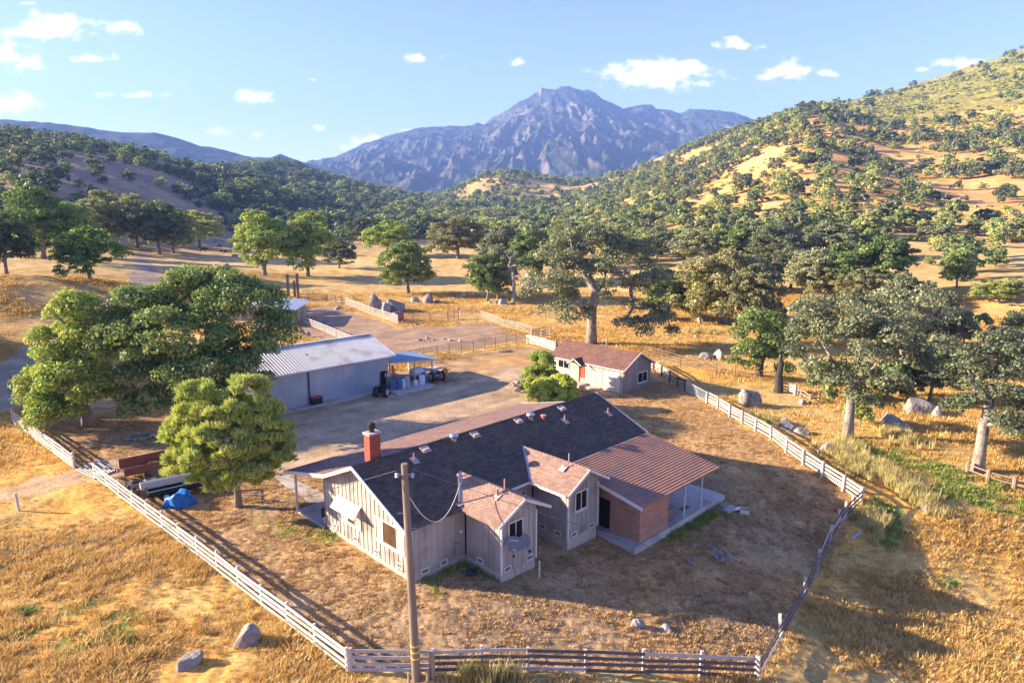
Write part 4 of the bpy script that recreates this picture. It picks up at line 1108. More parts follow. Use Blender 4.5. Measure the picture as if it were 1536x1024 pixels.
# broken posts and plank by the pole
for (x, y, h, w, lab) in ((648, 1018, 1.25, .26, 'thick raw wooden post right of the utility pole'), (641, 1024, .62, .16, 'short broken stump leaning in front of the thick post'), (613, 1026, .5, .12, 'small pointed stake at the foot of the utility pole')):
    p = at(x, y); m = MB(); m.tube([(0, 0, -.2), (.02, 0, h * .6), (.0, .03, h)], [w / 2, w * .5, w * .42], 8); o = m.build('wooden_post', M['wood']); o.location = p; tag(o, lab, 'post')
p = at(1278, 809); m = MB(); m.beam((0, 0, .08), (.95, .75, .12), .16, .13); m.beam((.1, .02, .0), (.1, .02, .1), .1, .1); o = m.build('fallen_plank', M['wboard2']); o.location = p; tag(o, 'grey plank lying in the grass outside the side fence', 'plank')

# ================================================================== utility pole and wires
pb = at(625, 1019)
ptop = Vector((-4.15 - pb.x, 25.0 - pb.y, 9.35 - pb.z))
M['polew'] = mat('pole_wood', (.16, .125, .10), (.25, .20, .16), scale=5, rough=.9, stretch=(1, 1, .12), detail=7, bump=.3)
pole = empty('utility_pole', pb, 0, 'tall leaning brown utility pole with yellow bands near its foot', 'utility pole')
m = MB(); m.tube([Vector((0, 0, -.3)), ptop * .5, ptop], [.185, .16, .125], 14); m.build('shaft', M['polew'], pole)
M['yellow'] = mat('yellow_band', (.75, .52, .05), rough=.5)
for h in (1.05, 1.35, 1.62):
    c = ptop * (h / ptop.z); m = MB(); m.tube([c - Vector((0, 0, .03)), c + Vector((0, 0, .03))], .192, 14); m.build('band', M['yellow'], pole)
for k in range(9):
    h = 2.4 + k * .62; c = ptop * (h / ptop.z); s = 1 if k % 2 else -1
    m = MB(); m.tube([c + Vector((s * .15, -.03, 0)), c + Vector((s * .36, -.08, .02))], .013, 5); m.build('climbing_peg', M['galv'], pole)
for s in (-1, 1):
    c = ptop * (8.93 / ptop.z); m = MB()
    m.lathe([(.05, -.09), (.08, -.05), (.05, 0), (.08, .05), (.05, .09)], (c.x + s * .3, c.y - .05, c.z), 10)
    m.tube([c + Vector((s * .1, -.02, .02)), c + Vector((s * .38, -.05, .02))], .018, 6); m.build('insulator', M['galv'], pole)
def wire(name, pts, r, material, label, n=40):
    m = MB(); m.tube(pts, r, 5); o = m.build(name, M[material]); tag(o, label, 'cable'); return o
wl = [Vector((x, 25.0 - (x + 4.4) * .005, 5.05 + .00615 * (x + 30) ** 2)) for x in np.linspace(-4.46, -58, 36)]
wire('power_cable', wl, .015, 'cable', 'overhead cable sagging from the pole down to the left edge')
wr = [Vector((x, 25.0 - (x + 3.8) * .06, 1.25 + .0041 * (x - 40) ** 2)) for x in np.linspace(-3.84, 44, 36)]
wire('power_cable', wr, .012, 'cable', 'overhead cable running from the pole across the house to the lower right')
pa = pb + ptop * (8.0 / ptop.z) + Vector((.15, 0, 0)); pz = hw(3.15, -.12, 4.62)
ws = [pa.lerp(pz, t_) - Vector((0, 0, 4 * 1.55 * t_ * (1 - t_))) for t_ in np.linspace(0, 1, 22)]
wire('service_cable', ws, .02, 'cablew', 'pale looping service cable from the pole to the roof mast')

# ================================================================== dishes
def dish(name, P, label, w, h, yaw, logo, pole_down):
    root = empty(name, P, yaw, label, 'satellite dish')
    n, mr2 = 22, 5; m = MB(); V = [(0, 0, 0)]; Fs = []
    for i in range(1, mr2 + 1):
        r = i / mr2
        for k in range(n):
            t_ = 2 * math.pi * k / n
            V.append((w / 2 * r * math.cos(t_), -.10 * r * r, h / 2 * r * math.sin(t_)))
    for k in range(n): Fs.append((0, 1 + k, 1 + (k + 1) % n))
    for i in range(mr2 - 1):
        for k in range(n):
            a1, b1 = 1 + i * n + k, 1 + i * n + (k + 1) % n
            Fs.append((a1, a1 + n, b1 + n, b1))
    m.add(V, Fs); o = m.build('reflector', M['dish'], root, smooth=True)
    o.rotation_euler = (R(-28), 0, 0)
    sm = o.modifiers.new('t', 'SOLIDIFY'); sm.thickness = .018; sm.offset = 1
    if logo:                                     # worn pale maker mark: a square and a row of thin strokes
        m = MB(); z0_ = .13
        def yl_(x, z): return -.10 * ((2 * x / w) ** 2 + (2 * z / h) ** 2) - .012
        for xa, xb, za, zb_ in [(-.24, -.17, 0, .075)] + [(-.13 + .05 * q, -.095 + .05 * q, 0 if q % 3 else .01, .06) for q in range(7)]:
            m.add([(xa, yl_(xa, z0_ + za), z0_ + za), (xb, yl_(xb, z0_ + za), z0_ + za), (xb, yl_(xb, z0_ + zb_), z0_ + zb_), (xa, yl_(xa, z0_ + zb_), z0_ + zb_)], [(0, 1, 2, 3)])
        g_ = m.build('maker_mark', M['white'], o)
    m = MB(); m.tube([(0, -.02, -h * .42), (0, -.33, -h * .62), (0, -.42, -h * .55)], .018, 6); m.build('feed_arm', M['greymetal'], root)
    m = MB(); m.box(-.05, .05, -.50, -.38, -h * .62, -h * .48); m.build('feed_horn', M['blackm'], root)
    m = MB(); m.tube([(0, .05, 0), (0, .22, -.12), (0, .26, pole_down)], .025, 7); m.build('mount', M['galv'], root)
    return root
d1 = hw(4.0, -3.35, 2.02); d2 = hw(4.72, -3.38, 1.95)
dish('satellite_dish', d1, 'larger grey satellite dish with a pale maker mark below the small window', .95, .80, TH + R(-50), True, -1.95)
dish('satellite_dish', d2, 'smaller rounder satellite dish beside the larger one', .60, .74, TH - R(8), False, -1.9)
m = MB(); m.tube([(0, 0, -.2), (.02, 0, .95)], .04, 8); m.lathe([(.055, .93), (.055, .99), (.02, 1.01)], (.02, 0, 0), 8); o = m.build('pipe_stub', M['white']); o.location = ground_pt(hw(5.45, -3.75, 0)); tag(o, 'short white pipe standing by the corner of the near bump', 'pipe')

# ================================================================== trailers and clutter on the left
M['rustbox'] = mat('rusty_boards', (.17, .065, .035), (.25, .11, .06), scale=3, rough=.85, stretch=(.4, 1, 3), detail=6)
M['tyre'] = mat('tyre_rubber', (.022, .022, .023), (.04, .038, .036), scale=8, rough=.9)
M['bluetarp'] = mat('blue_tarp', (.015, .14, .46), (.03, .20, .56), scale=3, rough=.45)
M['tan'] = mat('tan_vinyl', (.55, .48, .40), (.45, .39, .32), scale=3, rough=.6)
def wheel(parent, x, y, r, w, rim='white'):
    m = MB(); m.lathe([(r * .62, -w / 2), (r * .95, -w / 2), (r, -w / 4), (r, w / 4), (r * .95, w / 2), (r * .62, w / 2)], (x, y, r), 18, 'y'); o = m.build('wheel', M['tyre'], parent)
    m = MB(); m.lathe([(r * .25, -w * .60), (r * .60, -w * .53), (r * .60, w * .53), (r * .25, w * .60)], (x, y, r), 14, 'y'); m.build('rim', M[rim], o)
tb = at(188.6, 723); tl = 3.1
tr = empty('utility_trailer', tb, R(38), 'small rusty trailer with red brown board sides by the cattle guard', 'trailer')
m = MB(); m.box(0, tl, 0, 1.55, .42, .5); m.build('bed', M['rustbox'], tr)
for (x0, x1, y0, y1, z1) in ((0, tl * .48, -.05, -.001, 1.02), (tl * .5, tl * .97, -.05, -.001, 1.05), (-.1, tl * .95, 1.552, 1.6, 1.25)):
    m = MB(); m.box(x0, x1, y0, y1, .5, z1); m.build('side_panel', M['rustbox'], tr)
m = MB(); m.box(tl - .02, tl + .03, .05, 1.5, .52, 1.1); m.build('front_panel', M['rustbox'], tr)
m = MB()
for x in (-.02, tl * .49, tl): m.box(x - .03, x + .03, -.11, -.052, .3, 1.1)
m.tube([(tl, .3, .42), (tl + 1.2, .77, .40)], .04, 6); m.tube([(tl, 1.25, .42), (tl + 1.2, .77, .40)], .04, 6); m.build('frame', M['pipe'], tr)
wheel(tr, tl * .5, .12, .3, .16, 'pipe'); wheel(tr, tl * .5, 1.43, .3, .16, 'pipe')
dp = at(231, 712); m = MB(); m.lathe([(.30, 0), (.31, .02), (.30, .3), (.315, .32), (.30, .34), (.30, .62), (.315, .64), (.30, .66), (.30, .92), (.31, .95), (.27, .95), (.26, .88)], n=18); o = m.build('steel_drum', M['pipe']); o.location = dp; tag(o, 'rusty open steel drum at the end of the rusty trailer', 'drum')
tk = at(224, 756)
bt = empty('flatbed_trailer', tk, R(36), 'black tandem axle trailer with white wheels and a tan cover', 'trailer')
m = MB(); m.box(0, 3.3, 0, 1.6, .42, .52); m.box(0, 3.3, -.03, .03, .52, .82); m.box(0, .06, .03, 1.55, .52, .74); m.box(3.24, 3.3, .03, 1.55, .52, .82); m.build('bed', M['blackm'], bt)
m = MB(); m.box(.5, 2.5, -.30, -.02, .66, .70); m.box(.45, .52, -.30, -.02, .45, .699); m.box(2.48, 2.55, -.30, -.02, .45, .699); m.build('fender', M['blackm'], bt)
m = MB(); m.box(0.0, 3.3, -.06, -.032, .78, .84); m.build('rail', M['greymetal'], bt)
for x in (1.0, 1.95): wheel(bt, x, -.17, .31, .2); wheel(bt, x, 1.75, .31, .2)
m = MB(); m.poly([(-.25, 1.12, .62), (-.25, 1.35, .98), (-.25, 1.55, 1.06), (-.25, 1.72, .92), (-.25, 1.74, .55)], (3.2, 0, 0)); m.build('cover', M['tan'], bt)
m = MB(); m.tube([(3.3, .3, .46), (4.3, .8, .44)], .04, 6); m.tube([(3.3, 1.3, .46), (4.3, .8, .44)], .04, 6); m.tube([(4.3, .8, .1), (4.3, .8, .8)], .03, 6); m.build('tongue', M['blackm'], bt)
# quad bike between the trailers
qp = at(213, 737)
qb = empty('quad_bike', qp, R(32), 'dusty quad bike parked between the two trailers', 'quad bike')
m = MB(); m.poly([(-.6, -.2, .45), (.6, -.2, .42), (.7, -.2, .62), (.3, -.2, .78), (-.1, -.2, .68), (-.65, -.2, .72)], (0, .4, 0)); m.build('body', M['greymetal'], qb)
m = MB(); m.poly([(-.5, -.15, .73), (.1, -.15, .70), (.1, -.15, .80), (-.5, -.15, .86)], (0, .3, 0)); m.build('seat', M['blackm'], qb)
m = MB(); m.tube([(.35, 0, .75), (.25, 0, 1.0)], .03, 6); m.tube([(.2, -.38, 1.02), (.25, 0, 1.0), (.2, .38, 1.02)], .02, 6); m.build('handlebar', M['blackm'], qb)
m = MB(); m.box(.62, .95, -.3, .3, .70, .73); m.box(-.95, -.6, -.32, .32, .74, .77); m.build('rack', M['galv'], qb)
for x in (-.55, .6):
    for y in (-.42, .42): wheel(qb, x, y, .26, .2, 'greymetal')
jp = at(196, 742); m = MB(); m.box(-.5, .5, -.3, .3, 0, .28); m.tube([(-.4, 0, .25), (-.1, .1, .6), (.5, .1, .55)], .05, 6); m.lathe([(.22, -.1), (.22, .1)], (.3, -.25, .24), 12, 'y'); o = m.build('rotary_mower', M['pipe']); o.location = jp; o.rotation_euler = (0, 0, R(20)); tag(o, 'rusty push mower lying between the fence and the quad bike', 'mower')

def lump(name, loc, sx, sy, sz, seed, material, amp=.22, sub=4, freq=1.6, flat=.0, rz=0, parent=None, crag=0.0):
    bm = bmesh.new(); bmesh.ops.create_icosphere(bm, subdivisions=sub, radius=1.0)
    co = np.array([v.co[:] for v in bm.verts])
    def n3(p, s): return (vn(p[:, 0] + 13.7 * s, p[:, 1], s) + vn(p[:, 1] + 3.1, p[:, 2] + 7.7 * s, s + 5) + vn(p[:, 2] + 9.9, p[:, 0] + 1.3, s + 9)) * .67
    d = amp * n3(co * freq, seed) + amp * .45 * n3(co * freq * 2.3, seed + 2) + amp * .2 * n3(co * freq * 6, seed + 4)
    if crag:
        rg = np.random.default_rng(seed)
        for _ in range(int(6 + 12 * crag)):      # planar breaks
            nn_ = rg.normal(size=3); nn_ /= np.linalg.norm(nn_); c = rg.uniform(.55, .88)
            pr = co @ nn_; cut = np.where(pr > c * .55, (c / np.maximum(pr, .2)) - 1, 9) + d * .25; d = np.minimum(d, cut)
    co = co * (1 + d[:, None])
    co[:, 2] = np.where(co[:, 2] < flat, flat + (co[:, 2] - flat) * .25, co[:, 2])
    for v, c in zip(bm.verts, co): v.co = (c[0] * sx, c[1] * sy, c[2] * sz)
    me = bpy.data.meshes.new(name); bm.to_mesh(me); bm.free(); me.materials.append(material)
    me.polygons.foreach_set('use_smooth', [True] * len(me.polygons))
    o = bpy.data.objects.new(name, me); COL.objects.link(o); o.location = loc; o.rotation_euler = (0, 0, rz)
    if parent: o.parent = parent
    return o
tp = at(271, 757)
o = lump('tarp_heap', tp, .95, .75, .85, 4, M['bluetarp'], amp=.55, freq=2.6, crag=0); tag(o, 'bright blue tarp draped over a heap beside the black trailer', 'tarp')
# fire ring
fp = at(210, 657); fr_ = empty('fire_ring', fp, .3, 'ring of dark stones for a campfire in the dry grass', 'fire ring')
M['rock'] = mat('granite', (.19, .17, .155), (.34, .31, .28), scale=2.2, rough=.9, bump=.9, bscale=4, c3=(.11, .10, .095), s3=1.6, detail=8, bdist=.12)
M['rock2'] = mat('granite_pale', (.29, .26, .235), (.42, .38, .34), scale=2.4, rough=.9, bump=.9, bscale=5, c3=(.19, .17, .155), s3=1.8, detail=8, bdist=.12)
for k in range(11):
    a_ = 2 * math.pi * k / 11
    lump('stone', (math.cos(a_) * .95, math.sin(a_) * .75, .08), .24, .2, .19, 40 + k, M['rock'] if k % 3 else M['rock2'], sub=2, parent=fr_)
# bench under the pine
bp_ = at(378, 752); bn = empty('garden_bench', bp_, R(8), 'plain wooden bench behind the pine trunk', 'bench')
m = MB(); m.box(-.75, .75, -.16, .16, .42, .46); m.build('seat', M['wood'], bn)
m = MB(); m.box(-.75, .75, .17, .20, .66, .80); m.build('backrest', M['wood'], bn)
for x in (-.68, .68):
    m = MB(); m.box(x - .04, x + .04, -.15, -.09, 0, .42); m.build('leg', M['wood'], bn)
    m = MB(); m.box(x - .04, x + .04, .10, .165, 0, .82); m.build('leg', M['wood'], bn)
# concrete walk from the drive to the porch
wk = [at(x, y) for x, y in ((408, 714), (432, 714), (507, 752), (512, 775), (480, 764))]
m = MB(); m.poly([Vector((p.x, p.y, -.3)) for p in wk], (0, 0, .34)); o = m.build('path', M['conc']); tag(o, 'pale concrete walk leading to the porch', None, None, 'structure')
# pot and firewood at the porch corner
pp = hw(.55, 9.6, .20); pt = empty('barrel_planter', pp, 0, 'black barrel planter with dry plant on the porch corner', 'planter')
m = MB(); m.lathe([(.22, 0), (.30, .35), (.27, .62), (.24, .62), (.2, .5)], n=16); m.build('barrel', M['blackm'], pt)
m = MB()
rgp = np.random.default_rng(3)
for k in range(26):
    a_ = rgp.uniform(0, 6.28); r = rgp.uniform(.1, .3); m.add([(0, 0, .55), (math.cos(a_) * r, math.sin(a_) * r, .62 + rgp.uniform(.1, .3)), (math.cos(a_ + .5) * r * .8, math.sin(a_ + .5) * r * .8, .7)], [(0, 1, 2)])
m.build('plant', M['wood'], pt)
wp_ = empty('firewood_pile', hw(.35, 9.05, .20), TH, 'small stack of split firewood against the gable wall', 'firewood')
for k in range(8):
    m = MB(); m.tube([(-.25, -.15 + .14 * (k % 3), .07 + .13 * (k // 3)), (.25, -.15 + .14 * (k % 3), .07 + .13 * (k // 3))], .068, 7); m.build('log', M['siding2'] if k % 2 else M['wood'], wp_)

# ================================================================== barn yard clutter
M['bluep'] = mat('blue_plastic', (.05, .13, .28), (.08, .18, .35), scale=3, rough=.45)
M['whitep'] = mat('white_plastic', (.70, .72, .74), (.60, .62, .64), scale=3, rough=.5)
M['greyp'] = mat('grey_drum', (.36, .40, .43), (.46, .50, .52), scale=3, rough=.5, metal=.3)
M['orange'] = mat('orange_paint', (.62, .14, .03), (.52, .11, .03), scale=4, rough=.55)
M['yellowp'] = mat('yellow_paint', (.60, .36, .05), (.50, .28, .05), scale=4, rough=.6)
M['redp'] = mat('red_plastic', (.42, .03, .05), (.34, .03, .04), scale=4, rough=.45)
def drum(x, y, r, h, material, label, kind='drum'):
    root = empty('plastic_' + kind if kind != 'drum' else 'storage_drum', bw(x, y, .17), 0, label, kind, 'drums beside the barn')
    m = MB(); m.lathe([(r * .9, 0), (r, .04), (r, h * .32), (r * 1.04, h * .34), (r * 1.04, h * .38), (r, h * .40), (r, h * .64), (r * 1.04, h * .66), (r * 1.04, h * .70), (r, h * .72), (r, h * .95), (r * .9, h)], n=18); m.build('body', M[material], root)
    m = MB(); m.lathe([(r * .88, h + .001), (r * .88, h + .02), (r * .2, h + .025)], n=16); m.build('lid', M[material], root)
for (x, y, r, h, mt_, lab) in ((10.95, -1.2, .32, .98, 'bluep', 'blue drum nearest the barn doorway'), (11.62, -1.6, .32, 1.02, 'bluep', 'blue drum second from the barn doorway'), (12.1, -1.62, .22, .95, 'whitep', 'narrow white drum right of two blue drums'),
                          (12.75, -1.35, .30, 1.1, 'greyp', 'tall grey drum in the middle of the row'), (13.8, -1.45, .25, .55, 'whitep', 'short white tub in the middle of the drum row'), (14.5, -1.6, .33, .98, 'whitep', 'wide white drum near the slab end'), (15.0, -1.35, .30, 1.15, 'bluep', 'blue drum at the right end of the row')):
    drum(x, y, r, h, mt_, lab)
o = lump('white_tank', bw(11.4, .3, 1.43), .36, .36, .36, 3, M['whitep'], amp=.02, flat=-9, sub=3); m = MB()
tag(o, 'round white tank beside the barn corner', 'tank')
st = empty('tank_stand', bw(11.4, .3, .17), TH, 'low timber stand holding the round white tank', 'stand')
m = MB(); m.box(-.4, .4, -.4, .4, .84, .93); m.build('top', M['wood'], st)
for sx_ in (-1, 1):
    for sy_ in (-1, 1):
        m = MB(); m.box(sx_ * .33 - .04, sx_ * .33 + .04, sy_ * .33 - .04, sy_ * .33 + .04, 0, .84); m.build('leg', M['wood'], st)
og = empty('orange_hoist', bw(11.75, -.25, .17), TH, 'orange folded hoist leaning at the barn corner', 'hoist')
m = MB(); m.beam((0, 0, 0), (.05, .1, 2.3), .14, .14); m.beam((.05, .1, 2.3), (.3, -.1, 1.0), .12, .12); m.beam((-.3, -.2, .05), (.4, .3, .05), .12, .1); m.build('frame', M['orange'], og)
m = MB(); m.tube([(.08, .02, .4), (.2, 0, 1.2)], .07, 8); m.build('ram', M['blackm'], og)
# small tractor in front of the barn door
tq = bw(9.3, -2.0, 0)
tc_ = empty('small_tractor', tq, TH + R(35), 'black compact garden tractor parked against the barn wall', 'tractor')
m = MB(); m.poly([(-.75, -.32, .45), (.95, -.28, .45), (1.0, -.28, .95), (.2, -.3, 1.08), (.1, -.3, .7), (-.75, -.32, .65)], (0, .62, 0)); m.build('body', M['blackm'], tc_)
m = MB(); m.poly([(-.6, -.22, .72), (-.15, -.22, .72), (-.15, -.22, .82), (-.45, -.22, .84), (-.62, -.22, 1.2), (-.7, -.22, 1.2)], (0, .44, 0)); m.build('seat', M['blackm'], tc_)
m = MB(); m.tube([(.12, 0, 1.0), (-.08, 0, 1.2)], .02, 6)
for k in range(14):
    a1, a2 = 2 * math.pi * k / 14, 2 * math.pi * (k + 1) / 14
    m.tube([(-.1 + .1 * math.cos(a1), .19 * math.sin(a1), 1.21 + .1 * math.cos(a1)), (-.1 + .1 * math.cos(a2), .19 * math.sin(a2), 1.21 + .1 * math.cos(a2))], .016, 5)
m.build('steering_wheel', M['blackm'], tc_)
for (x, y, r, w) in ((-.5, -.55, .52, .3), (-.5, .55, .52, .3), (.75, -.42, .33, .2), (.75, .42, .33, .2)): wheel(tc_, x, y, r, w, 'white' if y < 0 and x < 0 else 'greymetal')
m = MB(); m.poly([(1.0, -.5, .1), (1.4, -.5, .1), (1.42, -.5, .5), (1.05, -.5, .55)], (0, 1.0, 0)); m.tube([(.3, -.4, .9), (1.1, -.4, .5)], .05, 6); m.tube([(.3, .4, .9), (1.1, .4, .5)], .05, 6); m.build('loader_bucket', M['pipe'], tc_)
# red topped box
rb = empty('tool_chest', bw(2.75, -.55, .15), TH, 'black chest with a dark red lid on the barn slab', 'chest')
m = MB(); m.box(-.5, .5, -.28, .28, 0, .62); m.build('body', M['blackm'], rb)
m = MB(); m.box(-.52, .52, -.30, .30, .623, .72); m.build('lid', M['redp'], rb)
m = MB(); m.box(-.1, .1, -.32, -.302, .63, .66); m.build('handle', M['galv'], rb)
# machinery right of canopy
sp_ = empty('water_trailer', bw(15.4, .6, 0), TH, 'round white water tank on wheels under the blue canopy edge', 'water tank')
m = MB(); m.lathe([(.1, -.75), (.42, -.7), (.52, -.5), (.52, .5), (.42, .7), (.1, .75)], (0, 0, .98), 20, 'x'); m.build('tank', M['whitep'], sp_, smooth=False)
m = MB(); m.box(-1, 1, -.4, .4, .36, .46); m.build('frame', M['pipe'], sp_)
wheel(sp_, 0, -.6, .36, .22); wheel(sp_, 0, .6, .36, .22)
ol = empty('old_tractor', bw(16.9, -1.0, 0), TH + R(70), 'old tractor with pale wheels and yellow parts at the slab end', 'tractor')
m = MB(); m.poly([(-.4, -.22, .55), (1.3, -.2, .6), (1.3, -.2, 1.1), (.2, -.22, 1.15), (-.4, -.22, .85)], (0, .44, 0)); m.build('body', M['greymetal'], ol)
m = MB(); m.box(-.55, -.1, -.22, .22, .9, .98); m.box(-.6, -.55, -.22, .22, .9, 1.25); m.build('seat', M['blackm'], ol)
for (x, y, r, w, rm) in ((-.3, -.62, .58, .28, 'whitep'), (-.3, .62, .58, .28, 'whitep'), (1.1, -.45, .38, .18, 'whitep'), (1.1, .45, .38, .18, 'whitep')): wheel(ol, x, y, r, w, rm)
ye = empty('hay_rake', bw(18.2, -.6, 0), TH + R(10), 'yellow and orange farm rake beside the old tractor', 'farm rake')
m = MB(); m.beam((-.6, 0, .6), (1.2, .3, .7), .12, .12); m.beam((0, -.6, .5), (.3, .9, .6), .1, .1); m.tube([(1.2, .3, .7), (2.2, .9, .5)], .05, 6); m.build('frame', M['yellowp'], ye)
for k in range(3):
    m = MB(); m.lathe([(.1, -.03), (.5, -.02), (.5, .02), (.1, .03)], (-.4 + k * .55, -.2 + .3 * k, .52), 16, 'y'); m.build('rake_wheel', M['orange'] if k % 2 else M['yellowp'], ye)
fb = empty('flat_wagon', bw(17.9, 2.0, 0), TH - R(8), 'flat bed wagon with tan deck behind the farm rake', 'wagon')
m = MB(); m.box(-1.5, 1.7, -.7, .7, .62, .72); m.build('deck', M['tan'], fb)
m = MB(); m.tube([(1.7, 0, .6), (2.6, 0, .5)], .05, 6); m.build('tongue', M['galv'], fb)
for x in (-.8, .9):
    for y in (-.6, .6): wheel(fb, x, y, .28, .16, 'galv')
# dark ramps beside the bush
rp_ = at(786, 585)
for k, (dx, dy, lab) in enumerate(((0, 0, 'black loading ramp nearer the house ridge'), (.55, .75, 'black loading ramp behind its twin beside the bushes'))):
    rr_ = empty('loading_ramp', ground_pt((rp_.x + dx, rp_.y + dy)), R(52), lab, 'ramp', 'black loading ramps by the bushes')
    m = MB(); m.beam((-1.3, -.2, .15), (1.3, -.2, .75), .06, .12); m.beam((-1.3, .2, .15), (1.3, .2, .75), .06, .12); m.build('side_rail', M['blackm'], rr_)
    m = MB()
    for i in range(10): t_ = i / 9; m.beam((-1.25 + 2.5 * t_, -.17, .165 + .58 * t_), (-1.25 + 2.5 * t_, .17, .165 + .58 * t_), .06, .04)
    m.build('rung', M['blackm'], rr_)
    m = MB(); m.box(1.0, 1.1, -.2, .2, -.05, .62); m.build('prop', M['wood'], rr_)
cp_ = empty('stone_cairn', at(776, 577), 0, 'small heap of pale stones left of the bushes', 'stones')
for k in range(9):
    a_ = k * 2.4; r = .28 * math.sqrt(k); lump('stone', (math.cos(a_) * r, math.sin(a_) * r, .12 + (.18 if k < 3 else 0)), .26, .22, .18, 70 + k, M['rock2'], sub=2, parent=cp_)
p = at(757, 528); o = lump('log', p, 1.1, .3, .28, 12, M['wood'], amp=.18, sub=3, rz=R(8)); tag(o, 'dark fallen log lying below the near corral fence', 'log')
p = at(596, 481); m = MB(); m.lathe([(.75, -.9), (.8, -.8), (.8, .8), (.75, .9), (.6, .9), (.58, -.85)], (0, 0, .75), 18, 'x'); o = m.build('rusty_culvert', M['redpipe']); o.location = p; o.rotation_euler = (0, 0, R(60)); tag(o, 'rusty round tank lying on its side by the corral boulders', 'tank')

# ================================================================== patio furniture and bits
pt_ = empty('patio_table', hw(16.3, -3.9, -.35), TH, 'round patio table under the tile roof edge', 'table')
m = MB(); m.lathe([(.05, .70), (.6, .70), (.62, .72), (.6, .75), (.02, .75)], n=20); m.build('table_top', M['whitem'], pt_)
m = MB(); m.tube([(0, 0, .03), (0, 0, .70)], .05, 8); m.lathe([(.3, 0), (.3, .03), (.05, .05)], n=14); m.build('pedestal', M['blackm'], pt_)
M['wicker'] = mat('wicker', (.22, .13, .085), (.30, .19, .13), scale=20, rough=.8)
def chair(loc, rz, material, label):
    r = empty('patio_chair', loc, rz, label, 'chair', 'chairs on the patio')
    m = MB(); m.box(-.28, .28, -.28, .28, .38, .44); m.build('seat', M[material], r)
    m = MB(); m.poly([(-.28, .24, .44), (.28, .24, .44), (.28, .34, .95), (-.28, .34, .95)], (0, .04, 0)); m.build('backrest', M[material], r)
    for x in (-.26, .26):
        m = MB(); m.box(x - .03, x + .03, -.28, .28, .62, .66); m.build('armrest', M[material], r)
        for y in (-.25, .25):
            m = MB(); m.box(x - .025, x + .025, y - .025, y + .025, 0, .62 if y < 0 else .38); m.build('leg', M[material], r)
chair(hw(16.1, -4.75, -.35), TH + R(170), 'wicker', 'brown wicker patio chair in front of the round table')
chair(hw(18.2, -2.2, -.35), TH + R(200), 'blackm', 'black patio chair at the back near the house wall')
chair(hw(19.2, -1.9, -.35), TH + R(160), 'blackm', 'black patio chair furthest from the brick wall')
cbx = at(1117, 769); cb = empty('cardboard_box', cbx, R(-20), 'torn open cardboard box with a white flap on the bare lawn', 'box')
m = MB()
for (a_, b_) in (((-.3, -.25), (.3, -.25)), ((.3, -.25), (.3, .25)), ((.3, .25), (-.3, .25)), ((-.3, .25), (-.3, -.25))): m.beam((*a_, .16), (*b_, .16), .015, .32)
m.box(-.3, .3, -.25, .25, .0, .012); m.build('box_body', M['siding2'], cb)
m = MB(); m.poly([(-.31, -.25, .31), (-.95, -.3, .05), (-.95, .3, .05), (-.31, .25, .31)], (0, 0, .012)); m.build('flap', M['whitem'], cb)
sbx = at(1090, 764); sb_ = empty('concrete_step', sbx, TH, 'stacked concrete step at the outer corner of the patio slab', 'step')
m = MB(); m.box(-.5, .5, -.35, .35, -.2, .18); m.build('lower_block', M['conc'], sb_)
m = MB(); m.box(-.45, .3, -.02, .35, .183, .36); m.build('upper_block', M['rock'], sb_)
lc = empty('lawn_lounger', hw(20.9, -1.7, 0) + Vector((2.0, 1.4, -.5)), TH, 'pale folded lounger lying on the green strip behind the patio', 'lounger')
m = MB(); m.poly([(-.8, -.3, .3), (.3, -.3, .28), (.8, -.3, .6), (.8, .3, .6), (.3, .3, .28), (-.8, .3, .3)], (0, 0, .04)); m.build('seat', M['whitep'], lc)
for x in (-.6, .2):
    m = MB(); m.tube([(x, -.28, .3), (x, -.28, 0), (x, .28, 0), (x, .28, .3)], .02, 5); m.build('leg', M['galv'], lc)
bh = empty('garden_hose', ground_pt(hw(2.9, -1.2, 0)), 0, 'coiled dark green hose in the corner of the bump out', 'hose')
m = MB()
for k in range(5):
    m.tube([((.22 + .02 * k) * math.cos(a_), (.22 + .02 * k) * math.sin(a_), .05 + .04 * k) for a_ in np.linspace(0, 6.28, 20)], .02, 5)
m.build('coil', mat('hose_green', (.02, .09, .07), rough=.5), bh)

# ================================================================== boulders
def boulder(px, py, wpx, hpx, seed, label, mt_='rock', crag=.5, depth=1.0, rz=None, group=None, freq=1.5):
    p = at(px, py); k = pxm(p)
    o = lump('boulder', p + Vector((0, wpx * k * .28 * depth, -.03 * hpx * k)), wpx * k * .54, wpx * k * .42 * depth, hpx * k * .98, seed, M[mt_], amp=.25, freq=freq, crag=crag, rz=seed * 1.3 if rz is None else rz)
    tag(o, label, 'boulder', group)
    return o
boulder(366, 974, 40, 40, 3, 'large grey boulder in dry grass beside the white fence', depth=1.1)
boulder(282, 1003, 42, 22, 8, 'smaller grey boulder lying in dry grass near the bottom left', depth=.9)
boulder(957, 943, 24, 13, 5, 'pale rounded stone on the lawn in front of the house', 'rock2', .2)
boulder(1000, 948, 22, 7, 6, 'flat brown stone half buried in the lawn', 'rock2', .1)
boulder(1126, 612, 44, 34, 2, 'pointed grey boulder standing just outside the white fence', crag=.8)
boulder(1184, 642, 40, 12, 13, 'long flat pale boulder outside the white fence', 'rock2', .3)
boulder(1207, 654, 26, 14, 14, 'rounded grey boulder right of the long flat one', 'rock', .4)
boulder(1243, 682, 32, 18, 15, 'rounded boulder in dry grass beside the oak trunk', 'rock2', .3)
boulder(1262, 694, 22, 9, 16, 'small pale boulder near the fence below the oak', 'rock2', .4)
boulder(1205, 607, 16, 8, 17, 'small grey stone under the oaks', 'rock', .3)
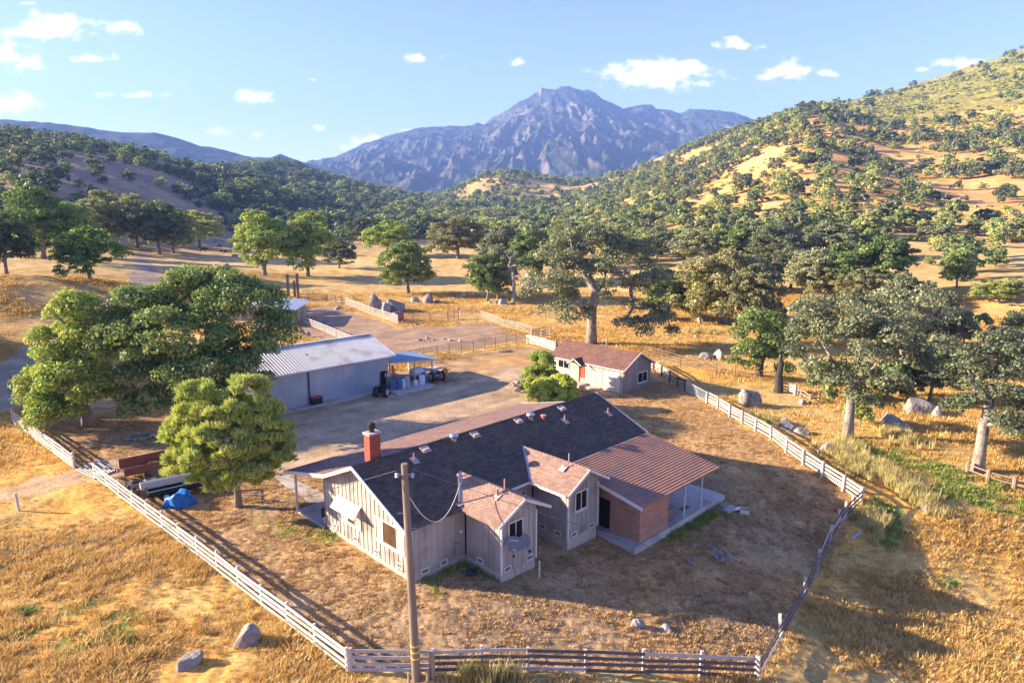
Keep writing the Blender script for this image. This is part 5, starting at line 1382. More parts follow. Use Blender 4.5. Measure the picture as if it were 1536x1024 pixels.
boulder(1346, 648, 62, 26, 18, 'broad pale outcrop right of the oak trunk', 'rock2', .5)
boulder(1380, 622, 50, 26, 19, 'dark grey boulder in the shade behind the pale outcrop', 'rock', .6)
boulder(1408, 625, 22, 16, 20, 'cream boulder beside the dark grey one', 'rock2', .5)
boulder(1393, 770, 20, 13, 21, 'grey boulder at the edge of the tall yellow grass', 'rock', .4)
boulder(1061, 540, 26, 12, 22, 'low dark boulder behind the pipe fence', 'rock', .5)
boulder(1081, 541, 24, 17, 23, 'upright grey boulder behind the pipe fence', 'rock2', .7)
boulder(1054, 483, 20, 22, 24, 'tall pale boulder under the olive green tree', 'rock2', .5)
boulder(1085, 484, 18, 14, 25, 'pale boulder right of the tall one under the olive tree', 'rock2', .5)
boulder(1043, 506, 8, 4, 26, 'small stone alone on the dry slope', 'rock2', .3)
boulder(561, 468, 28, 30, 27, 'leftmost big dark boulder of the corral pile', 'rock', .7)
boulder(575, 463, 28, 17, 28, 'rounded grey boulder at the back of the corral pile', 'rock2', .4)
boulder(592, 469, 38, 26, 29, 'peaked boulder on the right of the corral pile', 'rock', .8)
boulder(579, 470, 20, 17, 30, 'pale round boulder at the front of the corral pile', 'rock2', .3)
for i, (x, y, w, h, lab) in enumerate(((640, 456, 30, 17, 'largest dark boulder of the outcrop by the leaning oak'), (622, 455, 16, 9, 'low stone left in the outcrop by the leaning oak'), (655, 456, 14, 8, 'low stone right in the outcrop by the leaning oak'), (695, 448, 14, 13, 'pointed boulder standing alone above the corral'), (685, 449, 9, 5, 'small stone beside the pointed boulder'),
     (735, 455, 10, 6, 'small round stone under the group of thin oaks'), (745, 456, 8, 5, 'smallest stone under the thin oaks'), (755, 457, 20, 11, 'large brown boulder under the thin oaks'), (478, 486, 20, 8, 'pale flat boulder inside the corral'), (506, 464, 16, 5, 'flat slab at the far end of the corral'), (457, 507, 22, 10, 'dark rock behind the barn roof'), (334, 402, 22, 7, 'long grey rock in the cow meadow'), (353, 402, 8, 3, 'small flat rock in the cow meadow'), (352, 385, 12, 4, 'dark low rock near the cows'), (325, 362, 18, 5, 'pale boulder at the edge of the cow meadow'), (795, 430, 26, 22, 'tall dark rock behind the dead snag'))):
    boulder(x, y, w, h, 50 + i, lab, 'rock' if i % 2 == 0 else 'rock2', .6)
for i, (x, y) in enumerate(((1066, 822), (1072, 826), (1080, 832), (1088, 829), (1076, 838), (1040, 848), (1034, 843), (1084, 842), (1092, 836))):
    boulder(x, y, 9 + (i * 5) % 6, 5, 80 + i, 'flat grey flagstone loose on the shaded lawn by the patio', 'rock', .5, group='loose flagstones on the lawn')
for i, (x, y) in enumerate(((610, 489), (616, 489), (624, 488), (640, 508), (650, 510), (665, 509), (675, 511), (630, 511), (690, 512))):
    boulder(x, y, 6 + (i * 3) % 4, 3, 95 + i, 'pale loose stone on the corral dirt', 'rock2', .3, group='loose stones in the corral')

# ================================================================== cows
M['cow'] = mat('cow_hide', (.022, .014, .011), (.04, .022, .016), scale=2, rough=.75)
def cow(p, rz, label, s=1.0):
    J = [((0, 0, 1.05), .36), ((-.45, 0, 1.08), .33), ((-.8, 0, 1.12), .25), ((.5, 0, 1.05), .37), ((.85, 0, 1.12), .24), ((1.15, 0, .95), .15), ((1.38, 0, .72), .14), ((1.58, 0, .52), .09),
         ((-.98, 0, 1.0), .05), ((-1.04, 0, .55), .03)]
    E = [(0, 1), (1, 2), (0, 3), (3, 4), (4, 5), (5, 6), (6, 7), (2, 8), (8, 9)]
    for bx, att in ((-.72, 2), (.62, 3)):
        for sy in (-1, 1):
            b = len(J); back = bx < 0
            J += [((bx, sy * .2, .8), .16), ((bx + (.06 if back else 0), sy * .22, .5), .085), ((bx + (-.07 if back else .02), sy * .22, .28), .055), ((bx, sy * .22, .03), .06)]
            E += [(att, b), (b, b + 1), (b + 1, b + 2), (b + 2, b + 3)]
    for sy in (-1, 1):
        b = len(J); J += [((1.3, sy * .2, .86), .035)]; E.append((6, b))
    me = bpy.data.meshes.new('cow'); me.from_pydata([j[0] for j in J], E, []); o = bpy.data.objects.new('cow', me); COL.objects.link(o)
    sk = o.modifiers.new('skin', 'SKIN'); sk.use_smooth_shade = True
    for v, j in zip(me.skin_vertices[0].data, J): v.radius = (j[1], j[1])
    me.skin_vertices[0].data[0].use_root = True
    sb2 = o.modifiers.new('sub', 'SUBSURF'); sb2.levels = 1; sb2.render_levels = 1
    me.materials.append(M['cow']); o.location = p; o.rotation_euler = (0, 0, rz); o.scale = (s, s, s)
    tag(o, label, 'cow', 'dark cows grazing in the far meadow')
for (x, y, rz, lab, s) in ((305, 379, .3, 'largest dark brown cow grazing broadside in the far meadow', 1.35), (328, 372, 2.9, 'dark cow furthest back in the meadow', 1.1), (332, 379, 1.2, 'small dark cow between two others in the meadow', .8), (338, 381, 1.5, 'black cow seen end on in the meadow', 1.1), (354, 380, 1.7, 'black cow standing by a low rock in the meadow', 1.05)):
    cow(at(x, y), rz, lab, s)
# ================================================================== trees
LM = {}
LM['oak'] = leafmat('oak_leaves', [(0, (0.088, 0.147, 0.045)), (.4, (0.217, 0.293, 0.071)), (.75, (0.380, 0.434, 0.113)), (1, (0.581, 0.536, 0.167))])
LM['bright'] = leafmat('bright_oak_leaves', [(0, (0.098, 0.182, 0.031)), (.4, (0.265, 0.373, 0.063)), (.75, (0.473, 0.513, 0.094)), (1, (0.595, 0.513, 0.145))])
LM['grey'] = leafmat('grey_oak_leaves', [(0, (0.086, 0.117, 0.062)), (.4, (0.180, 0.211, 0.106)), (.75, (0.281, 0.305, 0.156)), (1, (0.406, 0.406, 0.204))])
LM['brightgrey'] = leafmat('pale_oak_leaves', [(0, (.07, .095, .035)), (.4, (.16, .20, .065)), (.75, (.26, .29, .10)), (1, (.36, .36, .14))], trans=.42)
LM['olive'] = leafmat('olive_leaves', [(0, (0.100, 0.118, 0.049)), (.4, (0.209, 0.216, 0.091)), (.75, (0.333, 0.316, 0.133)), (1, (0.449, 0.400, 0.184))])
LM['pine'] = leafmat('pine_needles', [(0, (0.129, 0.193, 0.044)), (.4, (0.395, 0.495, 0.100)), (.75, (0.620, 0.620, 0.174)), (1, (0.620, 0.620, 0.318))], trans=.25)
LM['lime'] = leafmat('lime_leaves', [(0, (0.231, 0.329, 0.041)), (.4, (0.563, 0.620, 0.081)), (.75, (0.620, 0.620, 0.143)), (1, (0.620, 0.620, 0.244))])
LM['far'] = leafmat('woodland_leaves', [(0, (0.110, 0.175, 0.067)), (.35, (0.240, 0.315, 0.107)), (.7, (0.408, 0.436, 0.143)), (1, (0.620, 0.620, 0.178))], rnd=.28)
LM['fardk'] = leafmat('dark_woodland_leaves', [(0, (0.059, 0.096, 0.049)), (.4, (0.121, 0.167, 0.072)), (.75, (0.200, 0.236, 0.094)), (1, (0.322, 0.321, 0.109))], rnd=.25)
M['bark'] = mat('bark', (.17, .14, .115), (.27, .23, .195), scale=4, rough=.95, stretch=(1, 1, .25), detail=7, bump=.5)
M['barkpale'] = mat('bark_pale', (.22, .195, .17), (.36, .32, .28), scale=5, rough=.95, stretch=(1, 1, .22), detail=8, bump=.9, bdist=.08, c3=(.14, .125, .11), s3=1.5)
M['barkdark'] = mat('bark_dark', (.035, .030, .028), (.07, .06, .055), scale=4, rough=.95, bump=.4)

def leaves(C, Rr, per, size, rg, aspect=1.5, mode='leaf', shell=(.55, 1.08), low=-.45):
    """leaf quads on clumps: C (n,3) centres, Rr (n,3) radii"""
    n = len(C); N = n * per
    ci = np.repeat(np.arange(n), per)
    d = rg.normal(size=(N, 3)); d /= np.linalg.norm(d, axis=1)[:, None]
    d[:, 2] = np.where(d[:, 2] < low, -d[:, 2] * .7, d[:, 2])
    r = rg.uniform(shell[0], shell[1], N) ** .7
    P = C[ci] + d * Rr[ci] * r[:, None]
    nm = d * 1.0 + rg.normal(size=(N, 3)) * .75 + np.array([0, 0, .25])
    nm /= np.linalg.norm(nm, axis=1)[:, None]
    q = rg.normal(size=(N, 3))
    if mode == 'needle':
        u = d * .9 + np.array([0, 0, .75]) + rg.normal(size=(N, 3)) * .35
    else:
        u = np.cross(nm, q)
    u /= np.linalg.norm(u, axis=1)[:, None] + 1e-9
    w = np.cross(nm, u); w /= np.linalg.norm(w, axis=1)[:, None] + 1e-9
    s = size * rg.uniform(.6, 1.35, N)
    a, b = (s * .5 * aspect)[:, None] * u, (s * .5)[:, None] * w
    V = np.stack([P - a, P - a * .1 + b, P + a, P - a * .1 - b], 1).reshape(-1, 3)
    Fq = np.arange(N * 4).reshape(-1, 4)
    ct = rg.normal(0, .10, n)
    tint = np.clip(.46 + ct[ci] + rg.normal(0, .13, N), 0, 1)
    return V, Fq, np.repeat(tint, 4)

def skeleton(C, trunk_pts, r0, rg, tip=.025, droop=.12, lock=2):
    """branch every clump centre back to the nearest earlier node (pipe model radii)"""
    nodes = [np.array(p, float) for p in trunk_pts]; par = [-1] + list(range(len(trunk_pts) - 1))
    order = np.argsort(np.linalg.norm(C - nodes[-1], axis=1))
    tipid = []
    base_n = len(nodes)
    for i in order:
        c = C[i]; A = np.array(nodes)
        dist = np.linalg.norm(A - c, axis=1) + np.where(np.arange(len(A)) < lock, 9.0, 0) + np.clip(A[:, 2] - c[2], 0, None) * .8
        j = int(np.argmin(dist)); p = nodes[j]
        L_ = np.linalg.norm(c - p); k = max(1, int(L_ / 1.1)); last = j
        for t_ in range(1, k + 1):
            f = t_ / k; x = p + (c - p) * f + rg.normal(0, .09, 3) * (f < 1) * min(1, L_); x[2] -= droop * math.sin(math.pi * f) * L_ * .4
            nodes.append(x); par.append(last); last = len(nodes) - 1
        tipid.append(last)
    cnt = np.zeros(len(nodes))
    for t_ in tipid:
        k = t_
        while k != -1: cnt[k] += 1; k = par[k]
    tot = max(cnt.max(), 1); rr = r0 * (np.maximum(cnt, .5) / tot) ** .46; rr = np.maximum(rr, tip)
    kids = {}
    for i, p in enumerate(par):
        if p >= 0: kids.setdefault(p, []).append(i)
    m = MB(); stack = [(-1, 0)]
    while stack:
        a, b = stack.pop()
        ch = [] if a < 0 else [a]
        k = b; ch.append(k)
        while k in kids:
            ks = sorted(kids[k], key=lambda q: -cnt[q])
            for o_ in ks[1:]: stack.append((k, o_))
            k = ks[0]; ch.append(k)
        if len(ch) > 1:
            rd = [min(rr[c], rr[ch[1]] * 1.05) if (a >= 0 and ii == 0) else rr[c] for ii, c in enumerate(ch)]
            if a < 0: rd[0] *= 1.45; rd[1] *= 1.08
            m.tube([nodes[c] for c in ch], rd, 8 if rr[ch[-1]] > .05 or rr[ch[0]] > .12 else 5)
    return m

def lobes_crown(lobes, per_lobe, rg, cr=(.7, 1.3)):
    """clump centres over the outside of lobes (x,y,z,rx,ry,rz)"""
    C, Rr = [], []
    for (x, y, z, a, b, c) in lobes:
        k = max(4, int(per_lobe * 3.2 * (a * b + b * c + a * c) / 3 / (.5 * (cr[0] + cr[1])) ** 2))
        d = rg.normal(size=(k, 3)); d /= np.linalg.norm(d, axis=1)[:, None]
        d[:, 2] = np.where(d[:, 2] < -.55, -d[:, 2], d[:, 2])
        rad_ = rg.uniform(.55, 1.0, k)[:, None] ** .6
        C.append(np.array([x, y, z]) + d * rad_ * np.array([a, b, c]))
        s = rg.uniform(cr[0], cr[1], k)
        Rr.append(np.stack([s, s, s * rg.uniform(.55, .8, k)], 1))
    return np.concatenate(C), np.concatenate(Rr)

def oak_lobes(w, h, rg, n=8, fork=.3, flat=1.0):
    L_ = []
    for i in range(n):
        a = 2 * math.pi * i / n + rg.uniform(-.3, .3); rr = rg.uniform(.40, .68) * w / 2
        z = h * (rg.uniform(.24, .46) if i % 2 else rg.uniform(.48, .74))
        s = rg.uniform(.38, .54) * w / 2
        L_.append((math.cos(a) * rr, math.sin(a) * rr, z, s, s, min(s * .9 * flat, h * .25)))
    L_.append((rg.normal(0, .06) * w, rg.normal(0, .06) * w, h * .80, w * .27, w * .27, h * .19))
    return L_

def make_tree(name, w, h, seed, lm, bark='bark', leaf=.3, per=90, dens=1.0, cr=None, fork=.3, lobes=None, lean=(0, 0), trunk_r=None, aspect=1.5, mode='leaf', n=10, shell=(.5, 1.08), low=-.45, fill=True):
    rg = np.random.default_rng(seed)
    root = empty(name)
    lobes = lobes or oak_lobes(w, h, rg, n, fork)
    cr = cr or (w * .055, w * .10)
    C, Rr = lobes_crown(lobes, dens, rg, cr)
    tr_ = trunk_r or max(.1, h * .030)
    fk = h * fork
    tp_ = [(0, 0, -.4), (lean[0] * .3 * fk, lean[1] * .3 * fk, fk * .45), (lean[0] * fk, lean[1] * fk, fk), (lean[0] * fk * 1.4 + rg.normal(0, .04) * h, lean[1] * fk + rg.normal(0, .03) * h, h * (fork + .16)), (lean[0] * fk * 1.6 + rg.normal(0, .05) * h, rg.normal(0, .04) * h, h * (fork + .30))]
    sk = skeleton(C, tp_, tr_, rg, tip=max(.02, h * .0022))
    sk.build('trunk', M[bark], root, smooth=True)
    V, Fq, tn = leaves(C, Rr, per, leaf, rg, aspect, mode, shell, low)
    mk('crown', V, Fq, LM[lm], root, tint=tn)
    return root

# ---- library of mid distance trees (11 m wide, 10 m tall), copied and scaled
LIB = {}
def lib(key, *a, **k):
    LIB[key] = make_tree(*a, **k)
lib('oakA', 'oak_tree', 11, 10, 101, 'oak', leaf=.24, per=105, dens=.75, fork=.2)
lib('oakB', 'oak_tree', 11, 10, 102, 'bright', leaf=.24, per=105, dens=.75, fork=.16)
lib('oakC', 'oak_tree', 11, 10, 103, 'oak', leaf=.24, per=105, dens=.75, fork=.24, lean=(.25, 0))
lib('oakD', 'oak_tree', 11, 10, 104, 'grey', leaf=.24, per=105, dens=.75, fork=.2)
lib('oakE', 'oak_tree', 11, 10, 105, 'olive', leaf=.22, per=110, dens=.9, fork=.12)
lib('smallA', 'oak_tree', 8, 7.5, 106, 'far', leaf=.42, per=44, dens=.55, n=6, fork=.2)
lib('smallB', 'oak_tree', 8, 7.5, 107, 'far', leaf=.42, per=44, dens=.55, n=5, fork=.25)
lib('smallC', 'oak_tree', 8, 6.5, 108, 'grey', leaf=.42, per=44, dens=.55, n=6, fork=.18)
lib('bush', 'shrub', 8, 5.0, 109, 'far', leaf=.40, per=44, dens=.55, n=6, fork=.06)
lib('oakF', 'oak_tree', 11, 10, 111, 'brightgrey', leaf=.24, per=105, dens=.75, fork=.18)
LSZ = {'oakF': (11, 10), 'oakA': (11, 10), 'oakB': (11, 10), 'oakC': (11, 10), 'oakD': (11, 10), 'oakE': (11, 10), 'smallA': (8, 7.5), 'smallB': (8, 7.5), 'smallC': (8, 6.5), 'bush': (8, 5)}
used_lib = set()
def plant(key, base, w, h, rz, label, group=None, cat='tree', name=None):
    lw, lh = LSZ[key]
    sc = (w / lw, w / lw * (.9 + .2 * ((rz * 7.3) % 1)), h / lh)
    src = LIB[key]
    if key not in used_lib:
        used_lib.add(key); o = src; o.location = base; o.rotation_euler = (0, 0, rz); o.scale = sc
        o['label'] = label
        if group: o['group'] = group
    else:
        o = dup(src, base, rz, sc, label)
        if 'group' in o.keys() and not group: del o['group']
        if group: o['group'] = group
    o['category'] = cat
    if name and not o.name.startswith(name): o.name = name
    return o

TL = [  # base x, base row, top row, width px, kind, label
 (10, 412, 322, 85, 'oakF', 'oak cut by the left edge of the photo'),
 (66, 388, 285, 115, 'oakB', 'broad light green oak second from the left edge'),
 (135, 421, 343, 100, 'oakB', 'lone green oak with a dark forked trunk on the brown bank'),
 (104, 380, 306, 90, 'oakB', 'mid green oak behind the lone bank oak'),
 (160, 372, 289, 80, 'oakF', 'pale tall oak left of the ranch road'),
 (206, 372, 294, 66, 'oakF', 'pale slender oak at the bend of the ranch road'),
 (239, 381, 304, 84, 'oakF', 'twin stemmed oak right of the ranch road'),
 (260, 380, 317, 66, 'oakA', 'dark oak beside the twin stemmed oak'),
 (300, 372, 318, 66, 'oakA', 'dark round oak at the edge of the cow meadow'),
 (397, 412, 320, 98, 'oakB', 'big round green oak right of the cows'),
 (462, 414, 322, 90, 'oakB', 'bright green oak right of the big round one'),
 (432, 380, 345, 40, 'oakF', 'smaller pale oak between two bright green oaks'),
 (509, 402, 360, 52, 'oakD', 'small grey green oak with a leaning pale trunk'),
 (583, 384, 332, 78, 'oakB', 'dark green oak behind the leaning oak'),
 (613, 441, 364, 78, 'oakC', 'leaning oak with a pale slanting trunk above the corral rocks'),
 (687, 388, 329, 88, 'oakE', 'broad olive oak alone in the pale meadow'),
 (731, 452, 384, 70, 'oakC', 'flat topped dark oak left of the dead snag'),
 (747, 449, 372, 60, 'oakD', 'thin stemmed oak behind the flat topped one'),
 (757, 420, 340, 80, 'oakD', 'grey green oak behind the dead snag'),
 (800, 425, 352, 66, 'oakA', 'dark oak right of the dead snag'),
 (860, 405, 335, 60, 'oakD', 'grey green oak behind the tall cottage oak'),
 (1000, 478, 404, 78, 'oakA', 'dark glossy green oak on the dry slope right of the cottage oak'),
 (1050, 487, 415, 50, 'oakB', 'bright green sapling beside the olive tree'),
 (1078, 485, 378, 128, 'oakE', 'large olive green tree on the dry slope behind the cottage'),
 (1130, 500, 400, 80, 'oakE', 'dull olive tree right of the large olive one'),
 (1186, 432, 372, 70, 'oakD', 'grey oak with a thin trunk above the dark green tree'),
 (1218, 450, 375, 80, 'oakD', 'grey green oak behind the pale branched oak'),
 (1235, 452, 392, 76, 'oakE', 'brownish tree in the middle of the right hand grove'),
 (1300, 448, 358, 110, 'oakA', 'big dark oak crowning the right hand grove'),
 (1290, 470, 405, 66, 'oakE', 'purplish brown tree below the big dark oak'),
 (1352, 520, 416, 84, 'oakD', 'silvery oak with bare pale limbs in the right grove'),
 (1400, 545, 440, 86, 'oakD', 'pale green oak behind the right pair of trunks'),
 (1435, 432, 375, 52, 'oakC', 'small oak alone in the right hand meadow'),
 (1498, 455, 418, 66, 'oakA', 'low dark bushy oak at the right edge of the meadow'),
 (1445, 520, 470, 60, 'bush', 'low pale shrub right of the pale green oak'),
 (1520, 560, 470, 80, 'oakD', 'grey green oak at the right edge behind the nearest one'),
 (1330, 600, 545, 70, 'bush', 'loose grey green bush between the two right trunks'),
 (1395, 600, 520, 80, 'oakD', 'drooping grey oak above the pale outcrop'),
 (1240, 600, 540, 56, 'bush', 'shaded bush behind the broken white rail fence'),
 (1290, 640, 590, 46, 'bush', 'low green bush at the right of the pale oak trunk'),
 (1120, 440, 385, 70, 'oakD', 'grey oak at the back of the dry slope'),
 (960, 400, 352, 50, 'oakA', 'dark oak left of the small tan clearing'),
 (985, 388, 340, 56, 'oakD', 'grey oak right of the small tan clearing'),
 (1040, 398, 345, 70, 'oakD', 'wide grey oak at the foot of the golden hill'),
 (1100, 396, 340, 64, 'oakA', 'dark oak at the foot of the golden hill'),
 (1160, 398, 338, 74, 'oakD', 'grey green oak behind the right hand grove'),
 (1240, 392, 335, 76, 'oakD', 'silvery oak at the far side of the right grove'),
 (920, 395, 345, 55, 'oakB', 'greener oak left of the grey ones by the clearing'),
 (640, 352, 322, 60, 'oakA', 'dark oak at the back of the pale meadow'),
 (545, 366, 328, 54, 'oakD', 'grey oak left of the dark meadow oak'),
 (845, 385, 340, 50, 'oakA', 'dark oak behind the grove of thin oaks'),
]
for i, (x, y, yt, wpx, key, lab) in enumerate(TL):
    p = at(x, y); k = pxm(p); w = wpx * k * 1.08; h = max(2.5, top_at(p, yt) * 1.03)
    plant(key, p, w, h, (i * 2.399) % 6.283, lab, cat='shrub' if key == 'bush' else 'tree')

# dead snag
p = at(770, 456); ds = empty('dead_tree', p, 0, 'bare pale dead oak snag among the thin oaks', 'tree'); hh = top_at(p, 372)
rgd = np.random.default_rng(2); Cd = np.stack([rgd.normal(0, 1.6, 22), rgd.normal(0, 1.3, 22), rgd.uniform(.5, 1.0, 22) * hh], 1)
skeleton(Cd, [(0, 0, -.3), (.1, 0, hh * .25), (0, .1, hh * .5)], .3, rgd, tip=.05, droop=-.1).build('trunk', M['barkpale'], ds)
# burnt trunk by the broken fence
p = at(1167, 588); bs = empty('burnt_trunk', p, 0, 'black hollow burnt trunk standing by the broken white fence', 'tree trunk')
m = MB(); m.tube([(0, 0, -.3), (.05, 0, .7), (-.05, 0, 1.9), (.1, .05, 3.0), (.0, .1, 3.7)], [.55, .42, .36, .3, .12], 10); m.tube([(0, 0, 1.8), (-.5, .1, 2.6), (-.6, .1, 3.2)], [.2, .14, .05], 7); m.build('trunk', M['barkdark'], bs)

# ---- hero trees
def hero(name, px, py, ytop, lobes_px, label, lm, bark, seed, leaf, per, dens, cr, fork, trunk_r=None, lean=(0, 0), aspect=1.5, mode='leaf', cat='tree', shell=(.5, 1.08), low=-.45, depth=1.0, shrink=1.0):
    """lobes given in photo pixels about the base: (dx, row, half width, half height, depth offset m)"""
    p = at(px, py); k = pxm(p); L_ = []
    for (dx, row, hw_, hh_, dy) in lobes_px:
        z = top_at(p + Vector((0, dy, 0)), row) if dy == 0 else top_at(Vector((p.x, p.y + dy, p.z)), row)
        f = (p.y + dy) / p.y * shrink
        L_.append((dx * k * f, dy, z, hw_ * k * f, hw_ * k * f * depth, hh_ * k * f * 1.05))
    w = max(abs(l[0]) + l[3] for l in L_) * 2; h = max(l[2] + l[5] for l in L_)
    t_ = make_tree(name, w, h, seed, lm, bark, leaf, per, dens, cr, fork, L_, lean, trunk_r, aspect, mode, shell=shell, low=low)
    t_.location = p; tag(t_, label, cat)
    return t_

hero('oak_tree', 272, 632, 405, [(40, 438, 72, 34, 3), (-44, 462, 54, 38, 1), (110, 465, 62, 42, 2), (20, 500, 86, 48, -1), (120, 525, 52, 44, -1), (-56, 525, 54, 44, -2), (60, 560, 66, 38, -2), (-30, 580, 56, 34, -2), (150, 500, 34, 36, 2), (0, 432, 46, 28, 4), (-10, 600, 56, 24, -2), (70, 595, 44, 24, -2), (130, 560, 40, 28, -1), (-80, 490, 34, 32, 0), (90, 440, 40, 24, 3)],
     'huge spreading dark green oak in front of the barn', 'oak', 'bark', 201, .19, 260, 1.25, (.9, 1.5), .26, .52, shrink=.88)
hero('oak_tree', 132, 640, 440, [(-10, 472, 40, 32, 1), (-30, 520, 46, 38, 0), (24, 505, 50, 40, 1), (-46, 578, 50, 36, -1), (14, 570, 56, 40, -2), (-10, 465, 30, 26, 1), (-55, 615, 40, 26, -2), (50, 545, 44, 36, 0), (-14, 620, 46, 20, -3), (-50, 545, 28, 30, 0), (40, 605, 44, 22, -2)],
     'light green oak hanging over the short white fence at left', 'bright', 'bark', 202, .18, 260, 1.2, (.8, 1.3), .24, .40, shrink=.82)
hero('pine_tree', 358, 760, 567, [(-50, 606, 34, 36, 0), (28, 597, 36, 32, 0), (-6, 628, 60, 36, 0), (-62, 650, 44, 36, 0), (48, 640, 42, 40, 0), (-10, 668, 70, 38, -.6), (60, 672, 34, 32, 0), (-60, 692, 46, 30, -.4), (10, 705, 52, 26, -.5), (-30, 715, 40, 18, -.5), (40, 704, 30, 20, 0)],
     'rounded light green pine standing on the yard lawn', 'pine', 'bark', 203, .08, 170, .85, (.27, .48), .16, .22, aspect=5.5, mode='needle', shell=(.3, 1.25), shrink=.93)
hero('shrub', 812, 589, 527, [(0, 549, 20, 20, 0), (-4, 567, 24, 18, 0), (10, 570, 20, 16, 0), (0, 582, 22, 10, -.2)],
     'conical green shrub behind the yellow green bush', 'bright', 'bark', 204, .10, 200, 1.4, (.35, .6), .08, .1, cat='shrub')
hero('shrub', 831, 612, 562, [(-15, 582, 18, 16, -.3), (12, 580, 20, 17, 0), (0, 592, 30, 16, -.5), (22, 592, 14, 12, 0), (-22, 597, 16, 12, 0), (0, 602, 26, 8, -.3)],
     'round yellow green bush beyond the house ridge', 'lime', 'bark', 205, .12, 190, 1.4, (.32, .55), .06, .1, cat='shrub')
hero('oak_tree', 887, 517, 342, [(-10, 378, 62, 34, 2), (-58, 410, 42, 34, 0), (50, 400, 52, 34, 1), (-70, 445, 38, 28, -1), (0, 430, 56, 36, -1), (75, 432, 36, 32, 0), (85, 475, 32, 24, -1), (60, 492, 34, 16, -2), (-40, 470, 36, 20, -2), (20, 362, 40, 22, 3), (105, 488, 22, 14, 0)],
     'tall spreading grey green oak behind the cottage roof', 'grey', 'barkpale', 206, .22, 250, .66, (1.1, 1.9), .3, .62)
hero('oak_tree', 1140, 566, 466, [(-8, 500, 36, 28, 0), (20, 520, 34, 30, 0), (-20, 530, 28, 26, -1), (10, 545, 34, 18, -1), (0, 482, 24, 18, 1)],
     'dense dark green oak over the end of the pipe fence', 'oak', 'barkdark', 207, .18, 240, .75, (.8, 1.3), .2, .3)
hero('oak_tree', 1271, 657, 445, [(-10, 475, 66, 28, 2), (-60, 512, 44, 34, 1), (55, 500, 52, 34, 1), (0, 512, 56, 36, -2), (-78, 545, 30, 24, 0), (80, 535, 32, 30, 0), (30, 555, 40, 26, -2), (-30, 560, 36, 26, -2), (20, 462, 36, 18, 3), (-15, 597, 30, 18, -1), (60, 590, 36, 22, 1), (-70, 478, 30, 22, 1)],
     'tall silvery oak with a white trunk outside the white fence', 'grey', 'barkpale', 208, .155, 260, .66, (.8, 1.4), .42, .36)
hero('oak_tree', 1466, 708, 500, [(30, 530, 50, 30, 1), (60, 575, 55, 40, 0), (-18, 570, 36, 34, 0), (10, 610, 44, 34, -2), (55, 630, 48, 30, -1), (-30, 610, 28, 24, 0), (80, 520, 36, 30, 2), (75, 660, 36, 20, -1), (-20, 535, 28, 20, 1)],
     'nearest grey green oak with a white trunk at the right edge', 'grey', 'barkpale', 209, .145, 270, .66, (.75, 1.3), .34, .36)
hero('oak_tree', 1350, 560, 420, [(0, 455, 44, 26, 1), (-30, 480, 36, 28, 0), (40, 490, 40, 30, 0), (0, 510, 44, 28, -1), (50, 530, 34, 26, 0)],
     'grey oak with bare white limbs showing behind the silvery oak', 'grey', 'barkpale', 210, .20, 170, .55, (.9, 1.5), .35, .4)

# ---- woodland on the hills
def proj(P):
    dz = P[:, 2] - H
    zc = P[:, 1] * cP - dz * sP; yc = -(P[:, 1] * sP + dz * cP)
    return 768 + F * P[:, 0] / zc, 512 + F * yc / zc

NC = 100000
caz = rng.uniform(-.80, .80, NC); cD = np.sqrt(rng.uniform(165 ** 2, 1420 ** 2, NC))
cx_, cy_ = cD * np.sin(caz), cD * np.cos(caz); cz_ = zbase(cx_, cy_)
gxp, gyp = proj(np.stack([cx_, cy_, cz_], 1))
den = np.zeros(NC)
def dens(poly, v):
    global den
    den = np.where(inpoly(np.array(poly, float), gxp, gyp), v, den)
dens([(-900, 420), (-900, 100), (140, 150), (360, 230), (520, 255), (660, 285), (520, 360), (330, 350), (0, 345), (-900, 420)], .30)
dens([(-500, 330), (-500, 190), (60, 205), (200, 240), (330, 290), (250, 335), (0, 335)], .09)
dens([(-500, 232), (-500, 120), (140, 195), (330, 240), (460, 300), (330, 290), (200, 245), (60, 222)], .34)
dens([(300, 345), (330, 250), (430, 232), (560, 262), (660, 285), (900, 270), (1010, 240), (1000, 345), (900, 378), (760, 356), (640, 352), (520, 362)], .62)
dens([(505, 360), (640, 330), (760, 335), (940, 355), (1000, 350), (960, 382), (800, 372), (700, 366), (640, 358), (560, 368)], .6)
dens([(655, 296), (700, 250), (800, 245), (850, 268), (860, 300), (760, 305)], .10)
dens([(930, 350), (1000, 240), (1130, 165), (1215, 140), (1250, 155), (1190, 215), (1120, 250), (1050, 290), (960, 345)], .40)
dens([(960, 345), (1050, 290), (1120, 250), (1190, 215), (1260, 225), (1536, 255), (1900, 260), (1900, 335), (1340, 330), (1100, 340)], .06)
dens([(1215, 165), (1300, 175), (1400, 205), (1536, 190), (1900, 150), (1900, 265), (1536, 268), (1400, 265), (1290, 250), (1210, 225)], .17)
dens([(1235, 165), (1300, 145), (1536, 70), (1900, 0), (1900, 160), (1536, 195), (1400, 205), (1300, 180)], .02)
dens([(940, 385), (1000, 335), (1150, 332), (1340, 338), (1900, 340), (1900, 372), (1400, 380), (1330, 405), (1150, 400)], .12)
dens([(1340, 410), (1380, 385), (1900, 372), (1900, 480), (1536, 470), (1380, 450)], .06)
dens([(-700, 410), (-500, 385), (0, 380), (100, 372), (330, 345), (300, 365), (200, 372), (60, 395), (-300, 440)], .06)
cn_ = fbm(cx_ / 55., cy_ / 55., 131, 3)
cn_ = cn_ + .45 * fbm(cx_ / 18., cy_ / 18., 133, 2)
den = den * np.clip(.95 + 3.0 * cn_, .02, 2.6)
